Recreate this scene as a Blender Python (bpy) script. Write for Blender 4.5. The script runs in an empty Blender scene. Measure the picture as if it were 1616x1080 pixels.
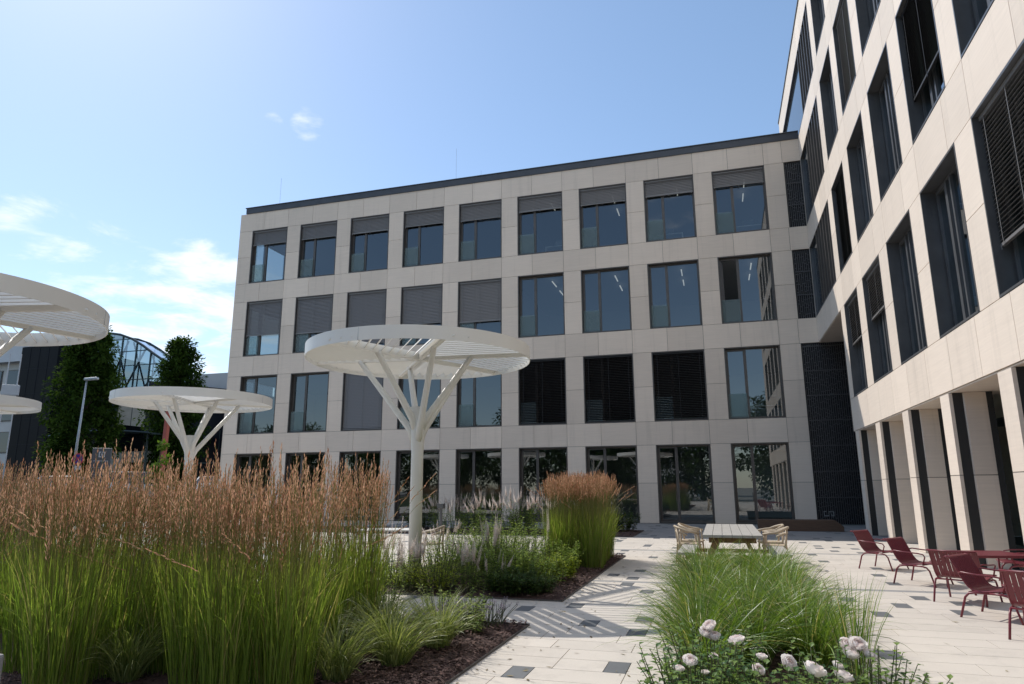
import bpy, bmesh, math, random
from mathutils import Vector, Matrix
import numpy as np
PI = math.pi
R = math.radians
SC = bpy.context.scene
COL = SC.collection
# ------------------------------------------------------------------ camera
CAM_POS = Vector((25.8227, -32.2759, 1.5454))
YAW, PITCH, ROLL = -0.2905, 0.2130, -0.0038
fw = Vector((math.sin(YAW) * math.cos(PITCH), math.cos(YAW) * math.cos(PITCH), math.sin(PITCH)))
r0 = Vector((math.cos(YAW), -math.sin(YAW), 0))
u0 = r0.cross(fw)
rt = r0 * math.cos(ROLL) + u0 * math.sin(ROLL)
up = -r0 * math.sin(ROLL) + u0 * math.cos(ROLL)
cam = bpy.data.cameras.new('camera')
cam.sensor_width = 36
cam.lens = 1071.38 / 1616 * 36
cam.clip_start = 0.05
cam.clip_end = 3000
co = bpy.data.objects.new('camera', cam)
COL.objects.link(co)
m = Matrix((rt, up, -fw)).transposed().to_4x4()
m.translation = CAM_POS
co.matrix_world = m
SC.camera = co
# ------------------------------------------------------------------ light
SUN_DIR = Vector((-0.778, 0.522, 1.0)).normalized()      # towards the sun
SUN_EL = math.asin(SUN_DIR.z)
SUN_AZ = math.atan2(SUN_DIR.x, SUN_DIR.y)                 # from +Y towards +X
SKY_STRENGTH = 0.134
CLOUD_VALUE = 7.4
W = bpy.data.worlds.new('World')
SC.world = W
W.use_nodes = True
nt = W.node_tree
for n in list(nt.nodes):
    nt.nodes.remove(n)


def N(tree, kind, **kw):
    n = tree.nodes.new(kind)
    for k, v in kw.items():
        if k == 'ins':
            for kk, vv in v.items():
                n.inputs[kk].default_value = vv
        else:
            setattr(n, k, v)
    return n


def math_node(tree, op, a, b=None, c=None, clamp=False):
    n = tree.nodes.new('ShaderNodeMath')
    n.operation = op
    n.use_clamp = clamp
    for i, v in enumerate((a, b, c)):
        if v is None:
            continue
        if isinstance(v, (int, float)):
            n.inputs[i].default_value = v
        else:
            tree.links.new(v, n.inputs[i])
    return n.outputs[0]


sky = N(nt, 'ShaderNodeTexSky', sky_type='NISHITA', sun_disc=False, sun_elevation=SUN_EL,
        sun_rotation=SUN_AZ, altitude=120, air_density=1.0, dust_density=0.35, ozone_density=1.6)
tc = N(nt, 'ShaderNodeTexCoord')
sep = N(nt, 'ShaderNodeSeparateXYZ')
nt.links.new(tc.outputs['Generated'], sep.inputs[0])
zz = math_node(nt, 'ADD', math_node(nt, 'MAXIMUM', sep.outputs[2], 0.0), 0.10)
cx = math_node(nt, 'DIVIDE', sep.outputs[0], zz)
cy = math_node(nt, 'DIVIDE', sep.outputs[1], zz)
comb = N(nt, 'ShaderNodeCombineXYZ')
nt.links.new(cx, comb.inputs[0])
nt.links.new(cy, comb.inputs[1])
noi = N(nt, 'ShaderNodeTexNoise', ins={'Scale': 3.4, 'Detail': 9.0, 'Roughness': 0.60, 'Distortion': 0.35})
nt.links.new(comb.outputs[0], noi.inputs['Vector'])


def sky_patch(d, inner, outer):
    """soft region of the sky around direction d in which clouds may form"""
    v = Vector(d).normalized()
    dot = N(nt, 'ShaderNodeVectorMath', operation='DOT_PRODUCT')
    nt.links.new(tc.outputs['Generated'], dot.inputs[0])
    dot.inputs[1].default_value = v
    mr = N(nt, 'ShaderNodeMapRange', interpolation_type='SMOOTHSTEP')
    nt.links.new(dot.outputs['Value'], mr.inputs[0])
    mr.inputs[1].default_value = math.cos(R(outer))
    mr.inputs[2].default_value = math.cos(R(inner))
    return mr.outputs[0]


p1 = sky_patch((-0.70, 0.675, 0.215), 4.0, 11)
p2 = sky_patch((-0.67, 0.72, 0.17), 7, 13)
p3 = sky_patch((-0.500, 0.719, 0.483), 0.6, 2.3)
p4 = sky_patch((-0.538, 0.693, 0.479), 0.3, 1.5)
p5 = sky_patch((-0.51, 0.764, 0.396), 0.1, 1.0)
p7 = sky_patch((-0.765, 0.572, 0.30), 1.0, 5.0)
p6 = sky_patch((0.05, -0.60, 0.80), 10, 44)          # unseen bright cloud, added behind the viewer to lift the shaded facade
reg = math_node(nt, 'MAXIMUM', p1, p2)
reg = math_node(nt, 'MAXIMUM', reg, math_node(nt, 'MULTIPLY', p3, 1.0))
reg = math_node(nt, 'MAXIMUM', reg, math_node(nt, 'MULTIPLY', p4, 0.8))
reg = math_node(nt, 'MAXIMUM', reg, math_node(nt, 'MULTIPLY', p5, 0.8))
reg = math_node(nt, 'MAXIMUM', math_node(nt, 'MAXIMUM', reg, math_node(nt, 'MULTIPLY', p7, 0.8)), math_node(nt, 'MULTIPLY', p6, 1.35))
dens = math_node(nt, 'ADD', noi.outputs[0], math_node(nt, 'MULTIPLY', math_node(nt, 'SUBTRACT', reg, 1.0), 0.42))
mr = N(nt, 'ShaderNodeMapRange', interpolation_type='SMOOTHSTEP')
nt.links.new(dens, mr.inputs[0])
mr.inputs[1].default_value = 0.40
mr.inputs[2].default_value = 0.66
cl = N(nt, 'ShaderNodeMix', data_type='RGBA')
nt.links.new(math_node(nt, 'MULTIPLY', mr.outputs[0], 0.8), cl.inputs[0])
# the air itself: a thin veil that whitens the sky slightly
veil = N(nt, 'ShaderNodeMix', data_type='RGBA', blend_type='MIX')
veil.inputs[0].default_value = 0.10
nt.links.new(sky.outputs[0], veil.inputs[6])
veil.inputs[7].default_value = (3.6, 6.2, 9.0, 1)
nt.links.new(veil.outputs[2], cl.inputs[6])
cl.inputs[7].default_value = (CLOUD_VALUE, CLOUD_VALUE * 1.02, CLOUD_VALUE * 1.05, 1)
bg = N(nt, 'ShaderNodeBackground', ins={'Strength': SKY_STRENGTH})
nt.links.new(cl.outputs[2], bg.inputs[0])
wo = N(nt, 'ShaderNodeOutputWorld')
nt.links.new(bg.outputs[0], wo.inputs[0])

sun = bpy.data.lights.new('sun', 'SUN')
sun.energy = 3.3
sun.angle = R(0.53)
sun.color = (1.0, 0.95, 0.875)
so = bpy.data.objects.new('sun', sun)
COL.objects.link(so)
so.rotation_euler = SUN_DIR.to_track_quat('Z', 'Y').to_euler()
so.location = (0, 0, 60)
SC.view_settings.view_transform = 'Standard'
SC.view_settings.look = 'None'
SC.view_settings.gamma = 1
SC.view_settings.exposure = 0.27
SC.render.engine = 'CYCLES'
SC.cycles.max_bounces = 8
SC.cycles.transparent_max_bounces = 24

# ------------------------------------------------------------------ materials
MATS = {}


def new_mat(name):
    mt = bpy.data.materials.new(name)
    mt.use_nodes = True
    t = mt.node_tree
    b = t.nodes['Principled BSDF']
    MATS[name] = mt
    return mt, t, b


def simple(name, col, rough=0.5, metal=0.0, spec=0.5, var=0.0, scale=8.0, bump=0.0, stretch=(1, 1, 1), detail=4):
    mt, t, b = new_mat(name)
    b.inputs['Roughness'].default_value = rough
    b.inputs['Metallic'].default_value = metal
    b.inputs['Specular IOR Level'].default_value = spec
    b.inputs['Base Color'].default_value = (*col, 1)
    if var or bump:
        c = N(t, 'ShaderNodeTexCoord')
        mp = N(t, 'ShaderNodeMapping')
        mp.inputs['Scale'].default_value = stretch
        t.links.new(c.outputs['Object'], mp.inputs[0])
        nz = N(t, 'ShaderNodeTexNoise', ins={'Scale': scale, 'Detail': float(detail), 'Roughness': 0.6})
        t.links.new(mp.outputs[0], nz.inputs['Vector'])
        if var:
            rp = N(t, 'ShaderNodeMapRange')
            t.links.new(nz.outputs[0], rp.inputs[0])
            rp.inputs[1].default_value = 0.3
            rp.inputs[2].default_value = 0.7
            rp.inputs[3].default_value = 1 - var
            rp.inputs[4].default_value = 1 + var
            mx = N(t, 'ShaderNodeVectorMath', operation='SCALE')
            mx.inputs[0].default_value = col
            t.links.new(rp.outputs[0], mx.inputs['Scale'])
            t.links.new(mx.outputs[0], b.inputs['Base Color'])
        if bump:
            bp = N(t, 'ShaderNodeBump', ins={'Strength': bump, 'Distance': 0.02})
            t.links.new(nz.outputs[0], bp.inputs['Height'])
            t.links.new(bp.outputs[0], b.inputs['Normal'])
    return mt


def tint_mat(name, col, amt, rough, vein=0.06, vscale=(1.2, 1.2, 26), speck=0.0, bump=0.05, spec=0.35):
    """stone-like material: per-panel tint from the mesh attribute, fine veins and speckle"""
    mt, t, b = new_mat(name)
    b.inputs['Roughness'].default_value = rough
    b.inputs['Specular IOR Level'].default_value = spec
    at = N(t, 'ShaderNodeAttribute', attribute_name='tint')
    c = N(t, 'ShaderNodeTexCoord')
    mp = N(t, 'ShaderNodeMapping')
    mp.inputs['Scale'].default_value = vscale
    mp.inputs['Rotation'].default_value = (0.0, R(2.2), 0)
    t.links.new(c.outputs['Object'], mp.inputs[0])
    off = N(t, 'ShaderNodeVectorMath', operation='ADD')
    sc = N(t, 'ShaderNodeVectorMath', operation='SCALE')
    t.links.new(at.outputs['Vector'], sc.inputs[0])
    sc.inputs['Scale'].default_value = 37.0
    t.links.new(mp.outputs[0], off.inputs[0])
    t.links.new(sc.outputs[0], off.inputs[1])
    nz = N(t, 'ShaderNodeTexNoise', ins={'Scale': 1.0, 'Detail': 6.0, 'Roughness': 0.62, 'Distortion': 0.4})
    t.links.new(off.outputs[0], nz.inputs['Vector'])
    f = math_node(t, 'ADD', math_node(t, 'MULTIPLY', math_node(t, 'SUBTRACT', nz.outputs[0], 0.5), vein * 4), 1.0)
    f = math_node(t, 'ADD', f, math_node(t, 'MULTIPLY', math_node(t, 'SUBTRACT', at.outputs['Fac'], 0.5), amt * 2))
    nl = N(t, 'ShaderNodeTexNoise', ins={'Scale': 0.45, 'Detail': 3.0})
    t.links.new(c.outputs['Object'], nl.inputs['Vector'])
    f = math_node(t, 'ADD', f, math_node(t, 'MULTIPLY', math_node(t, 'SUBTRACT', nl.outputs[0], 0.5), 0.14))
    if name.startswith('sandstone'):
        # faint run-off streaks: vertical, from rain
        ms_ = N(t, 'ShaderNodeMapping')
        ms_.inputs['Scale'].default_value = (3.2, 3.2, 0.16)
        t.links.new(c.outputs['Object'], ms_.inputs[0])
        nv = N(t, 'ShaderNodeTexNoise', ins={'Scale': 1.0, 'Detail': 5.0, 'Roughness': 0.7})
        t.links.new(ms_.outputs[0], nv.inputs['Vector'])
        st = N(t, 'ShaderNodeMapRange')
        t.links.new(nv.outputs[0], st.inputs[0])
        st.inputs[1].default_value = 0.54
        st.inputs[2].default_value = 0.78
        st.inputs[3].default_value = 0.0
        st.inputs[4].default_value = -0.16
        f = math_node(t, 'ADD', f, st.outputs[0])
    else:
        # paving: blotchy stains
        nv = N(t, 'ShaderNodeTexNoise', ins={'Scale': 1.7, 'Detail': 7.0, 'Roughness': 0.72, 'Distortion': 0.6})
        t.links.new(c.outputs['Object'], nv.inputs['Vector'])
        st = N(t, 'ShaderNodeMapRange')
        t.links.new(nv.outputs[0], st.inputs[0])
        st.inputs[1].default_value = 0.50
        st.inputs[2].default_value = 0.80
        st.inputs[3].default_value = 0.0
        st.inputs[4].default_value = -0.22
        f = math_node(t, 'ADD', f, st.outputs[0])
    if speck:
        ns = N(t, 'ShaderNodeTexNoise', ins={'Scale': 95.0, 'Detail': 2.0, 'Roughness': 0.8})
        t.links.new(c.outputs['Object'], ns.inputs['Vector'])
        f = math_node(t, 'ADD', f, math_node(t, 'MULTIPLY', math_node(t, 'SUBTRACT', ns.outputs[0], 0.5), speck))
    vm = N(t, 'ShaderNodeVectorMath', operation='SCALE')
    vm.inputs[0].default_value = col
    t.links.new(f, vm.inputs['Scale'])
    t.links.new(vm.outputs[0], b.inputs['Base Color'])
    bp = N(t, 'ShaderNodeBump', ins={'Strength': bump, 'Distance': 0.01})
    t.links.new(nz.outputs[0], bp.inputs['Height'])
    t.links.new(bp.outputs[0], b.inputs['Normal'])
    return mt


def leaf_mat(name, c1, c2, tip=None, rough=0.45, trans=0.35, tipstart=0.6, spec=0.4, straw=None):
    """leaf material: attribute tint.r = per-leaf random, tint.g = position along the leaf"""
    mt, t, b = new_mat(name)
    at = N(t, 'ShaderNodeAttribute', attribute_name='tint')
    sp = N(t, 'ShaderNodeSeparateColor')
    t.links.new(at.outputs['Color'], sp.inputs[0])
    mx = N(t, 'ShaderNodeMix', data_type='RGBA')
    t.links.new(sp.outputs[0], mx.inputs[0])
    mx.inputs[6].default_value = (*c1, 1)
    mx.inputs[7].default_value = (*c2, 1)
    out = mx.outputs[2]
    if straw:                                       # a share of dead, straw-coloured leaves
        m3 = N(t, 'ShaderNodeMix', data_type='RGBA')
        t.links.new(math_node(t, 'MULTIPLY', math_node(t, 'GREATER_THAN', sp.outputs[0], 0.91), 0.85), m3.inputs[0])
        t.links.new(out, m3.inputs[6])
        m3.inputs[7].default_value = (*straw, 1)
        out = m3.outputs[2]
    if tip:
        m2 = N(t, 'ShaderNodeMix', data_type='RGBA')
        mr_ = N(t, 'ShaderNodeMapRange')
        t.links.new(sp.outputs[1], mr_.inputs[0])
        mr_.inputs[1].default_value = tipstart
        mr_.inputs[2].default_value = 1.0
        t.links.new(math_node(t, 'MULTIPLY', mr_.outputs[0], sp.outputs[2]), m2.inputs[0])
        t.links.new(out, m2.inputs[6])
        m2.inputs[7].default_value = (*tip, 1)
        out = m2.outputs[2]
    t.links.new(out, b.inputs['Base Color'])
    b.inputs['Roughness'].default_value = rough
    b.inputs['Specular IOR Level'].default_value = spec
    tr = N(t, 'ShaderNodeBsdfTranslucent')
    tm = N(t, 'ShaderNodeVectorMath', operation='MULTIPLY')
    t.links.new(out, tm.inputs[0])
    tm.inputs[1].default_value = (1.25, 1.3, 0.7) if c2[1] > c2[0] * 1.02 else (1.0, 1.0, 1.0)
    t.links.new(tm.outputs[0], tr.inputs[0])
    ms = N(t, 'ShaderNodeMixShader')
    ms.inputs[0].default_value = trans
    t.links.new(b.outputs[0], ms.inputs[1])
    t.links.new(tr.outputs[0], ms.inputs[2])
    o = t.nodes['Material Output']
    t.links.new(ms.outputs[0], o.inputs[0])
    return mt


def glass_mat(name, tint, ior=1.55, boost=0.05, refl=(0.93, 0.97, 1.0), rough=0.0):
    mt, t, b = new_mat(name)
    t.nodes.remove(b)
    fr = N(t, 'ShaderNodeFresnel', ins={'IOR': ior})
    f = math_node(t, 'ADD', math_node(t, 'MULTIPLY', fr.outputs[0], 1.5), boost, clamp=True)
    tr = N(t, 'ShaderNodeBsdfTransparent')
    tr.inputs[0].default_value = (*tint, 1)
    gl = N(t, 'ShaderNodeBsdfGlossy')
    gl.inputs[0].default_value = (*refl, 1)
    gl.inputs['Roughness'].default_value = rough
    ms = N(t, 'ShaderNodeMixShader')
    t.links.new(f, ms.inputs[0])
    t.links.new(tr.outputs[0], ms.inputs[1])
    t.links.new(gl.outputs[0], ms.inputs[2])
    t.links.new(ms.outputs[0], t.nodes['Material Output'].inputs[0])
    return mt


def frosted_mat(name):
    mt, t, b = new_mat(name)
    b.inputs['Base Color'].default_value = (0.55, 0.66, 0.68, 1)
    b.inputs['Roughness'].default_value = 0.12
    tr = N(t, 'ShaderNodeBsdfTransparent')
    tr.inputs[0].default_value = (0.7, 0.78, 0.78, 1)
    ms = N(t, 'ShaderNodeMixShader')
    ms.inputs[0].default_value = 0.16
    t.links.new(tr.outputs[0], ms.inputs[1])
    t.links.new(b.outputs[0], ms.inputs[2])
    t.links.new(ms.outputs[0], t.nodes['Material Output'].inputs[0])
    return mt


def emit_mat(name, col, s):
    mt, t, b = new_mat(name)
    b.inputs['Base Color'].default_value = (*col, 1)
    b.inputs['Emission Color'].default_value = (*col, 1)
    b.inputs['Emission Strength'].default_value = s
    return mt


STONE = tint_mat('sandstone_cladding', (0.725, 0.622, 0.525), 0.075, 0.6)
JOINT = simple('joint_shadow_gap', (0.12, 0.11, 0.10), 0.9)
BRONZE = simple('bronze_metal', (0.105, 0.094, 0.086), 0.38, 0.35, 0.5, 0.12, 3)
ANTHRA = simple('anthracite_metal', (0.105, 0.107, 0.112), 0.35, 0.3, 0.5, 0.15, 2)
ROOFM = simple('grey_roof_metal', (0.072, 0.076, 0.085), 0.42, 0.35, 0.5, 0.12, 1.5)
BLIND = simple('blind_slats', (0.22, 0.21, 0.205), 0.42, 0.3, 0.5)
BLINDD = simple('dark_blind_slats', (0.020, 0.019, 0.020), 0.5, 0.2, 0.4)
LATT = simple('black_lattice', (0.012, 0.012, 0.014), 0.45, 0.2)
BLACKM = simple('black_metal', (0.028, 0.029, 0.031), 0.45, 0.2)
LATT2 = simple('lattice_ribs', (0.11, 0.11, 0.115), 0.4, 0.3)
GLASS = glass_mat('window_glass', (0.55, 0.60, 0.60), 1.55, 0.075)
GLASSG = glass_mat('ground_floor_glass', (0.55, 0.61, 0.59), 1.55, 0.09)
GLASSB = glass_mat('green_glass', (0.36, 0.50, 0.48), 1.55, 0.09)
FROST = frosted_mat('balustrade_glass')
INTW = simple('interior_plaster', (0.35, 0.36, 0.37), 0.8)
INTF = simple('interior_carpet', (0.10, 0.10, 0.11), 0.9, var=0.2, scale=3)
INTD = simple('interior_dark', (0.16, 0.17, 0.17), 0.9)
LAMPE = emit_mat('lit_lamp_diffuser', (1.0, 0.97, 0.9), 0.5)
WHITE = simple('white_powder_coat', (0.76, 0.75, 0.71), 0.45, 0.0, 0.4, 0.03, 1.6, stretch=(1, 1, .35), detail=8)
DESKW = simple('white_desk', (0.75, 0.75, 0.75), 0.5)
PAVE = tint_mat('cream_concrete_paver', (0.585, 0.53, 0.465), 0.045, 0.75, 0.025, (2.5, 2.5, 2.5), 0.30, 0.15, 0.25)
PAVD = tint_mat('dark_grey_paver', (0.14, 0.145, 0.15), 0.10, 0.7, 0.03, (2.5, 2.5, 2.5), 0.32, 0.15, 0.3)
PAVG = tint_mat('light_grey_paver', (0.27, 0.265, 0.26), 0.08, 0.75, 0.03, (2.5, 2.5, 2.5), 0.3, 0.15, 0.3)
GROUT = simple('paver_joint_sand', (0.16, 0.145, 0.12), 0.95, var=0.3, scale=30)
ASPH = simple('asphalt', (0.055, 0.055, 0.057), 0.9, var=0.2, scale=6, bump=0.2)
LAWN = simple('lawn', (0.055, 0.085, 0.025), 0.95, var=0.35, scale=2.5)
MULCH = simple('bark_mulch', (0.062, 0.032, 0.026), 0.95, var=0.6, scale=40, bump=0.9)
CHIP = leaf_mat('bark_chips', (0.040, 0.020, 0.017), (0.135, 0.075, 0.060), None, 0.85, 0.0)
STEELE = simple('corten_edge', (0.10, 0.09, 0.085), 0.6, 0.5)
REED = leaf_mat('reed_grass_blade', (0.120, 0.200, 0.026), (0.320, 0.395, 0.085), (0.40, 0.34, 0.14), 0.5, 0.52, 0.75, spec=0.25, straw=(0.42, 0.34, 0.17))
STALK = leaf_mat('reed_stalk', (0.16, 0.20, 0.04), (0.32, 0.29, 0.10), None, 0.5, 0.3)
PLUME = leaf_mat('reed_plume', (0.36, 0.175, 0.100), (0.70, 0.43, 0.28), None, 0.8, 0.45, spec=0.1)
FOUNT = leaf_mat('fountain_grass_blade', (0.050, 0.115, 0.014), (0.250, 0.355, 0.060), (0.34, 0.34, 0.14), 0.38, 0.34, 0.8, straw=(0.46, 0.38, 0.20))
SEDGE = leaf_mat('variegated_sedge_blade', (0.10, 0.15, 0.03), (0.36, 0.38, 0.16), (0.42, 0.40, 0.22), 0.4, 0.4, 0.7)
SHRUB = leaf_mat('shrub_leaf', (0.105, 0.185, 0.034), (0.290, 0.370, 0.085), None, 0.6, 0.42, spec=0.15)
SHRUBY = leaf_mat('lime_leaf', (0.20, 0.28, 0.02), (0.42, 0.46, 0.05), None, 0.5, 0.45)
SHRUBM = leaf_mat('fresh_leaf', (0.13, 0.22, 0.04), (0.36, 0.43, 0.12), None, 0.6, 0.42, spec=0.15)
SHRUBD = leaf_mat('dark_leaf', (0.030, 0.065, 0.014), (0.075, 0.120, 0.026), None, 0.55, 0.3, spec=0.15)
LAVL = leaf_mat('grey_green_leaf', (0.10, 0.13, 0.09), (0.19, 0.22, 0.16), None, 0.7, 0.25)
SPIKE = leaf_mat('pale_flower_spike', (0.66, 0.56, 0.51), (0.86, 0.78, 0.71), None, 0.8, 0.35, spec=0.1)
SPIKEC = leaf_mat('cream_flower_spike', (0.58, 0.51, 0.42), (0.76, 0.69, 0.58), None, 0.8, 0.35, spec=0.1)
LAVF = leaf_mat('grey_lavender_flower', (0.22, 0.19, 0.24), (0.34, 0.29, 0.36), None, 0.8, 0.2)
ROSEP = leaf_mat('rose_petal', (0.90, 0.74, 0.71), (0.93, 0.90, 0.87), None, 0.7, 0.30, spec=0.1)
ROSEL = leaf_mat('rose_leaf', (0.040, 0.105, 0.028), (0.22, 0.31, 0.07), None, 0.35, 0.35)
STEM = simple('plant_stem', (0.07, 0.08, 0.03), 0.7)
TREEL = leaf_mat('tree_leaf', (0.014, 0.036, 0.007), (0.070, 0.120, 0.022), None, 0.9, 0.28, spec=0.05)
TREEB = leaf_mat('light_tree_leaf', (0.06, 0.12, 0.02), (0.14, 0.22, 0.03), None, 0.8, 0.45, spec=0.1)
BARK = simple('bark', (0.07, 0.055, 0.042), 0.9, var=0.3, scale=6, bump=0.5)
REDM = simple('wine_red_metal', (0.165, 0.022, 0.033), 0.36, 0.0, 0.5, 0.08, 5)
WOODG = simple('weathered_grey_timber', (0.36, 0.34, 0.31), 0.75, var=0.18, scale=5, stretch=(1, 6, 14), bump=0.15)
WOODB = simple('brown_timber', (0.20, 0.125, 0.062), 0.7, var=0.25, scale=5, stretch=(6, 6, 1.5), bump=0.15)
WOODD = simple('dark_brown_timber', (0.095, 0.055, 0.034), 0.65, var=0.2, scale=4, stretch=(1, 8, 8), bump=0.1)
WOODP = simple('pale_bent_timber', (0.46, 0.37, 0.26), 0.55, var=0.12, scale=6)
CONC = simple('grey_concrete', (0.34, 0.34, 0.335), 0.8, var=0.1, scale=6, bump=0.1)
BLACKC = simple('black_glossy_cladding', (0.006, 0.006, 0.008), 0.45, 0.0, 0.10, 0.2, 0.4)
BLUEC = simple('blue_black_cladding', (0.010, 0.012, 0.020), 0.45, 0.0, 0.12, 0.1, 0.5)
BEIGEW = simple('beige_wall_panel', (0.42, 0.38, 0.32), 0.75, var=0.1, scale=1.5)
LGREYC = simple('pale_grey_panel', (0.48, 0.50, 0.53), 0.55, var=0.05, scale=1)
GLASSV = glass_mat('vault_glass', (0.22, 0.30, 0.33), 1.5, 0.22)
STEELG = simple('dark_green_steel', (0.035, 0.055, 0.060), 0.45, 0.3)
GALV = simple('galvanised_steel', (0.36, 0.39, 0.42), 0.45, 0.6)
REDP = simple('red_paint', (0.30, 0.065, 0.045), 0.5)
CARW = simple('white_car_paint', (0.72, 0.73, 0.74), 0.18, 0.0, 0.6)
CARS = simple('silver_car_paint', (0.40, 0.42, 0.44), 0.22, 0.5, 0.6)
CARG = simple('car_glass', (0.03, 0.04, 0.05), 0.05, 0.0, 0.8)
TYRE = simple('tyre_rubber', (0.02, 0.02, 0.02), 0.9)
SIGNG = simple('sign_grey_panel', (0.085, 0.090, 0.098), 0.45, 0.2)
SIGNB = simple('sign_blue', (0.035, 0.02, 0.19), 0.5)
SIGNR = simple('sign_red', (0.38, 0.03, 0.05), 0.5)
LOGOM = simple('logo_grey', (0.30, 0.31, 0.31), 0.5, 0.2)
GRND = simple('far_ground', (0.24, 0.225, 0.19), 0.95, var=0.2, scale=0.4)
FAROFF = simple('far_office_plaster', (0.55, 0.54, 0.52), 0.8, var=0.05, scale=0.5)


# ------------------------------------------------------------------ mesh helper
class MB:
    def __init__(s):
        s.v, s.f, s.m, s.t = [], [], [], []

    def vert(s, p, t=(0.5, 0.5, 0.5)):
        s.v.append(tuple(p))
        s.t.append(t)
        return len(s.v) - 1

    def face(s, idx, mi=0):
        s.f.append(tuple(idx))
        s.m.append(mi)

    def poly(s, pts, mi=0, t=(0.5, 0.5, 0.5)):
        s.face([s.vert(p, t) for p in pts], mi)

    def box(s, a, b, mi=0, t=None, rnd=None):
        x0, y0, z0 = a
        x1, y1, z1 = b
        if rnd is not None:
            q = rnd.random()
            t = (q, q, q)
        t = t or (0.5, 0.5, 0.5)
        i = [s.vert(p, t) for p in ((x0, y0, z0), (x1, y0, z0), (x1, y1, z0), (x0, y1, z0),
                                    (x0, y0, z1), (x1, y0, z1), (x1, y1, z1), (x0, y1, z1))]
        for q in ((0, 3, 2, 1), (4, 5, 6, 7), (0, 1, 5, 4), (1, 2, 6, 5), (2, 3, 7, 6), (3, 0, 4, 7)):
            s.face([i[k] for k in q], mi)

    def obox(s, c, ax, ay, az, mi=0, t=(0.5, 0.5, 0.5)):
        """oriented box: centre and three half-axis vectors"""
        c, ax, ay, az = Vector(c), Vector(ax), Vector(ay), Vector(az)
        i = [s.vert(c + ax * sx + ay * sy + az * sz, t) for sz in (-1, 1) for sx, sy in ((-1, -1), (1, -1), (1, 1), (-1, 1))]
        for q in ((0, 3, 2, 1), (4, 5, 6, 7), (0, 1, 5, 4), (1, 2, 6, 5), (2, 3, 7, 6), (3, 0, 4, 7)):
            s.face([i[k] for k in q], mi)

    def beam(s, a, b, w, h, mi=0, upv=(0, 0, 1)):
        a, b = Vector(a), Vector(b)
        d = b - a
        dn = d.normalized()
        sd = dn.cross(Vector(upv))
        if sd.length < 1e-4:
            sd = dn.cross(Vector((1, 0, 0)))
        sd.normalize()
        u = sd.cross(dn)
        s.obox((a + b) / 2, d / 2, sd * w / 2, u * h / 2, mi)

    def tube(s, pts, r, n=8, mi=0, cap=True, t=(0.5, 0.5, 0.5)):
        pts = [Vector(p) for p in pts]
        k = len(pts)
        rs = r if isinstance(r, (list, tuple)) else [r] * k
        rings = []
        pu = None
        for i, p in enumerate(pts):
            d = (pts[min(i + 1, k - 1)] - pts[max(i - 1, 0)]).normalized()
            if pu is None:
                pu = Vector((0, 0, 1)) if abs(d.z) < 0.9 else Vector((1, 0, 0))
            sd = d.cross(pu)
            if sd.length < 1e-5:
                sd = d.cross(Vector((0.3, 1, 0.2)))
            sd.normalize()
            pu = sd.cross(d).normalized()
            rings.append([s.vert(p + (sd * math.cos(2 * PI * j / n) + pu * math.sin(2 * PI * j / n)) * rs[i], t) for j in range(n)])
        for a, b in zip(rings, rings[1:]):
            for j in range(n):
                s.face((a[j], a[(j + 1) % n], b[(j + 1) % n], b[j]), mi)
        if cap:
            s.face(rings[0][::-1], mi)
            s.face(rings[-1], mi)

    def build(s, name, mats, parent=None, smooth=False, bevel=0.0, tint=True):
        me = bpy.data.meshes.new(name)
        me.from_pydata(s.v, [], s.f)
        mats = mats if isinstance(mats, (list, tuple)) else [mats]
        for mt in mats:
            me.materials.append(mt)
        me.polygons.foreach_set('material_index', s.m)
        if smooth:
            me.polygons.foreach_set('use_smooth', [True] * len(s.f))
        if tint:
            a = me.attributes.new('tint', 'FLOAT_COLOR', 'POINT')
            arr = np.ones((len(s.v), 4), dtype=np.float32)
            arr[:, :3] = np.array(s.t, dtype=np.float32)
            a.data.foreach_set('color', arr.ravel())
        me.update()
        o = bpy.data.objects.new(name, me)
        COL.objects.link(o)
        if parent:
            o.parent = parent
        if bevel:
            md = o.modifiers.new('bevel', 'BEVEL')
            md.width = bevel
            md.segments = 2
            md.limit_method = 'ANGLE'
            md.angle_limit = R(50)
        return o


def tag(o, label=None, cat=None, group=None, kind=None):
    if label:
        o['label'] = label
    if cat:
        o['category'] = cat
    if group:
        o['group'] = group
    if kind:
        o['kind'] = kind
    return o


def empty(name, loc=(0, 0, 0), rz=0.0, label=None, cat=None, group=None):
    o = bpy.data.objects.new(name, None)
    o.empty_display_size = 0.2
    COL.objects.link(o)
    o.location = loc
    o.rotation_euler = (0, 0, rz)
    return tag(o, label, cat, group)


KIDS = {}


def copy_tree(o, loc=None, rz=None, label=None, group=None, parent=None, scale=None):
    c = o.copy()
    COL.objects.link(c)
    if parent:
        c.parent = parent
    for ch in [q for q in bpy.data.objects if q.parent == o]:
        copy_tree(ch, parent=c)
    if loc is not None:
        c.location = loc
    if rz is not None:
        c.rotation_euler = (0, 0, rz)
    if scale is not None:
        c.scale = (scale,) * 3 if isinstance(scale, (int, float)) else scale
    tag(c, label, None, group)
    return c


# ------------------------------------------------------------------ ground and paving
def sheet(name, x0, y0, x1, y1, z, mat, kind='structure'):
    b = MB()
    b.poly([(x0, y0, z), (x1, y0, z), (x1, y1, z), (x0, y1, z)])
    return tag(b.build(name, mat), kind=kind)


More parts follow.
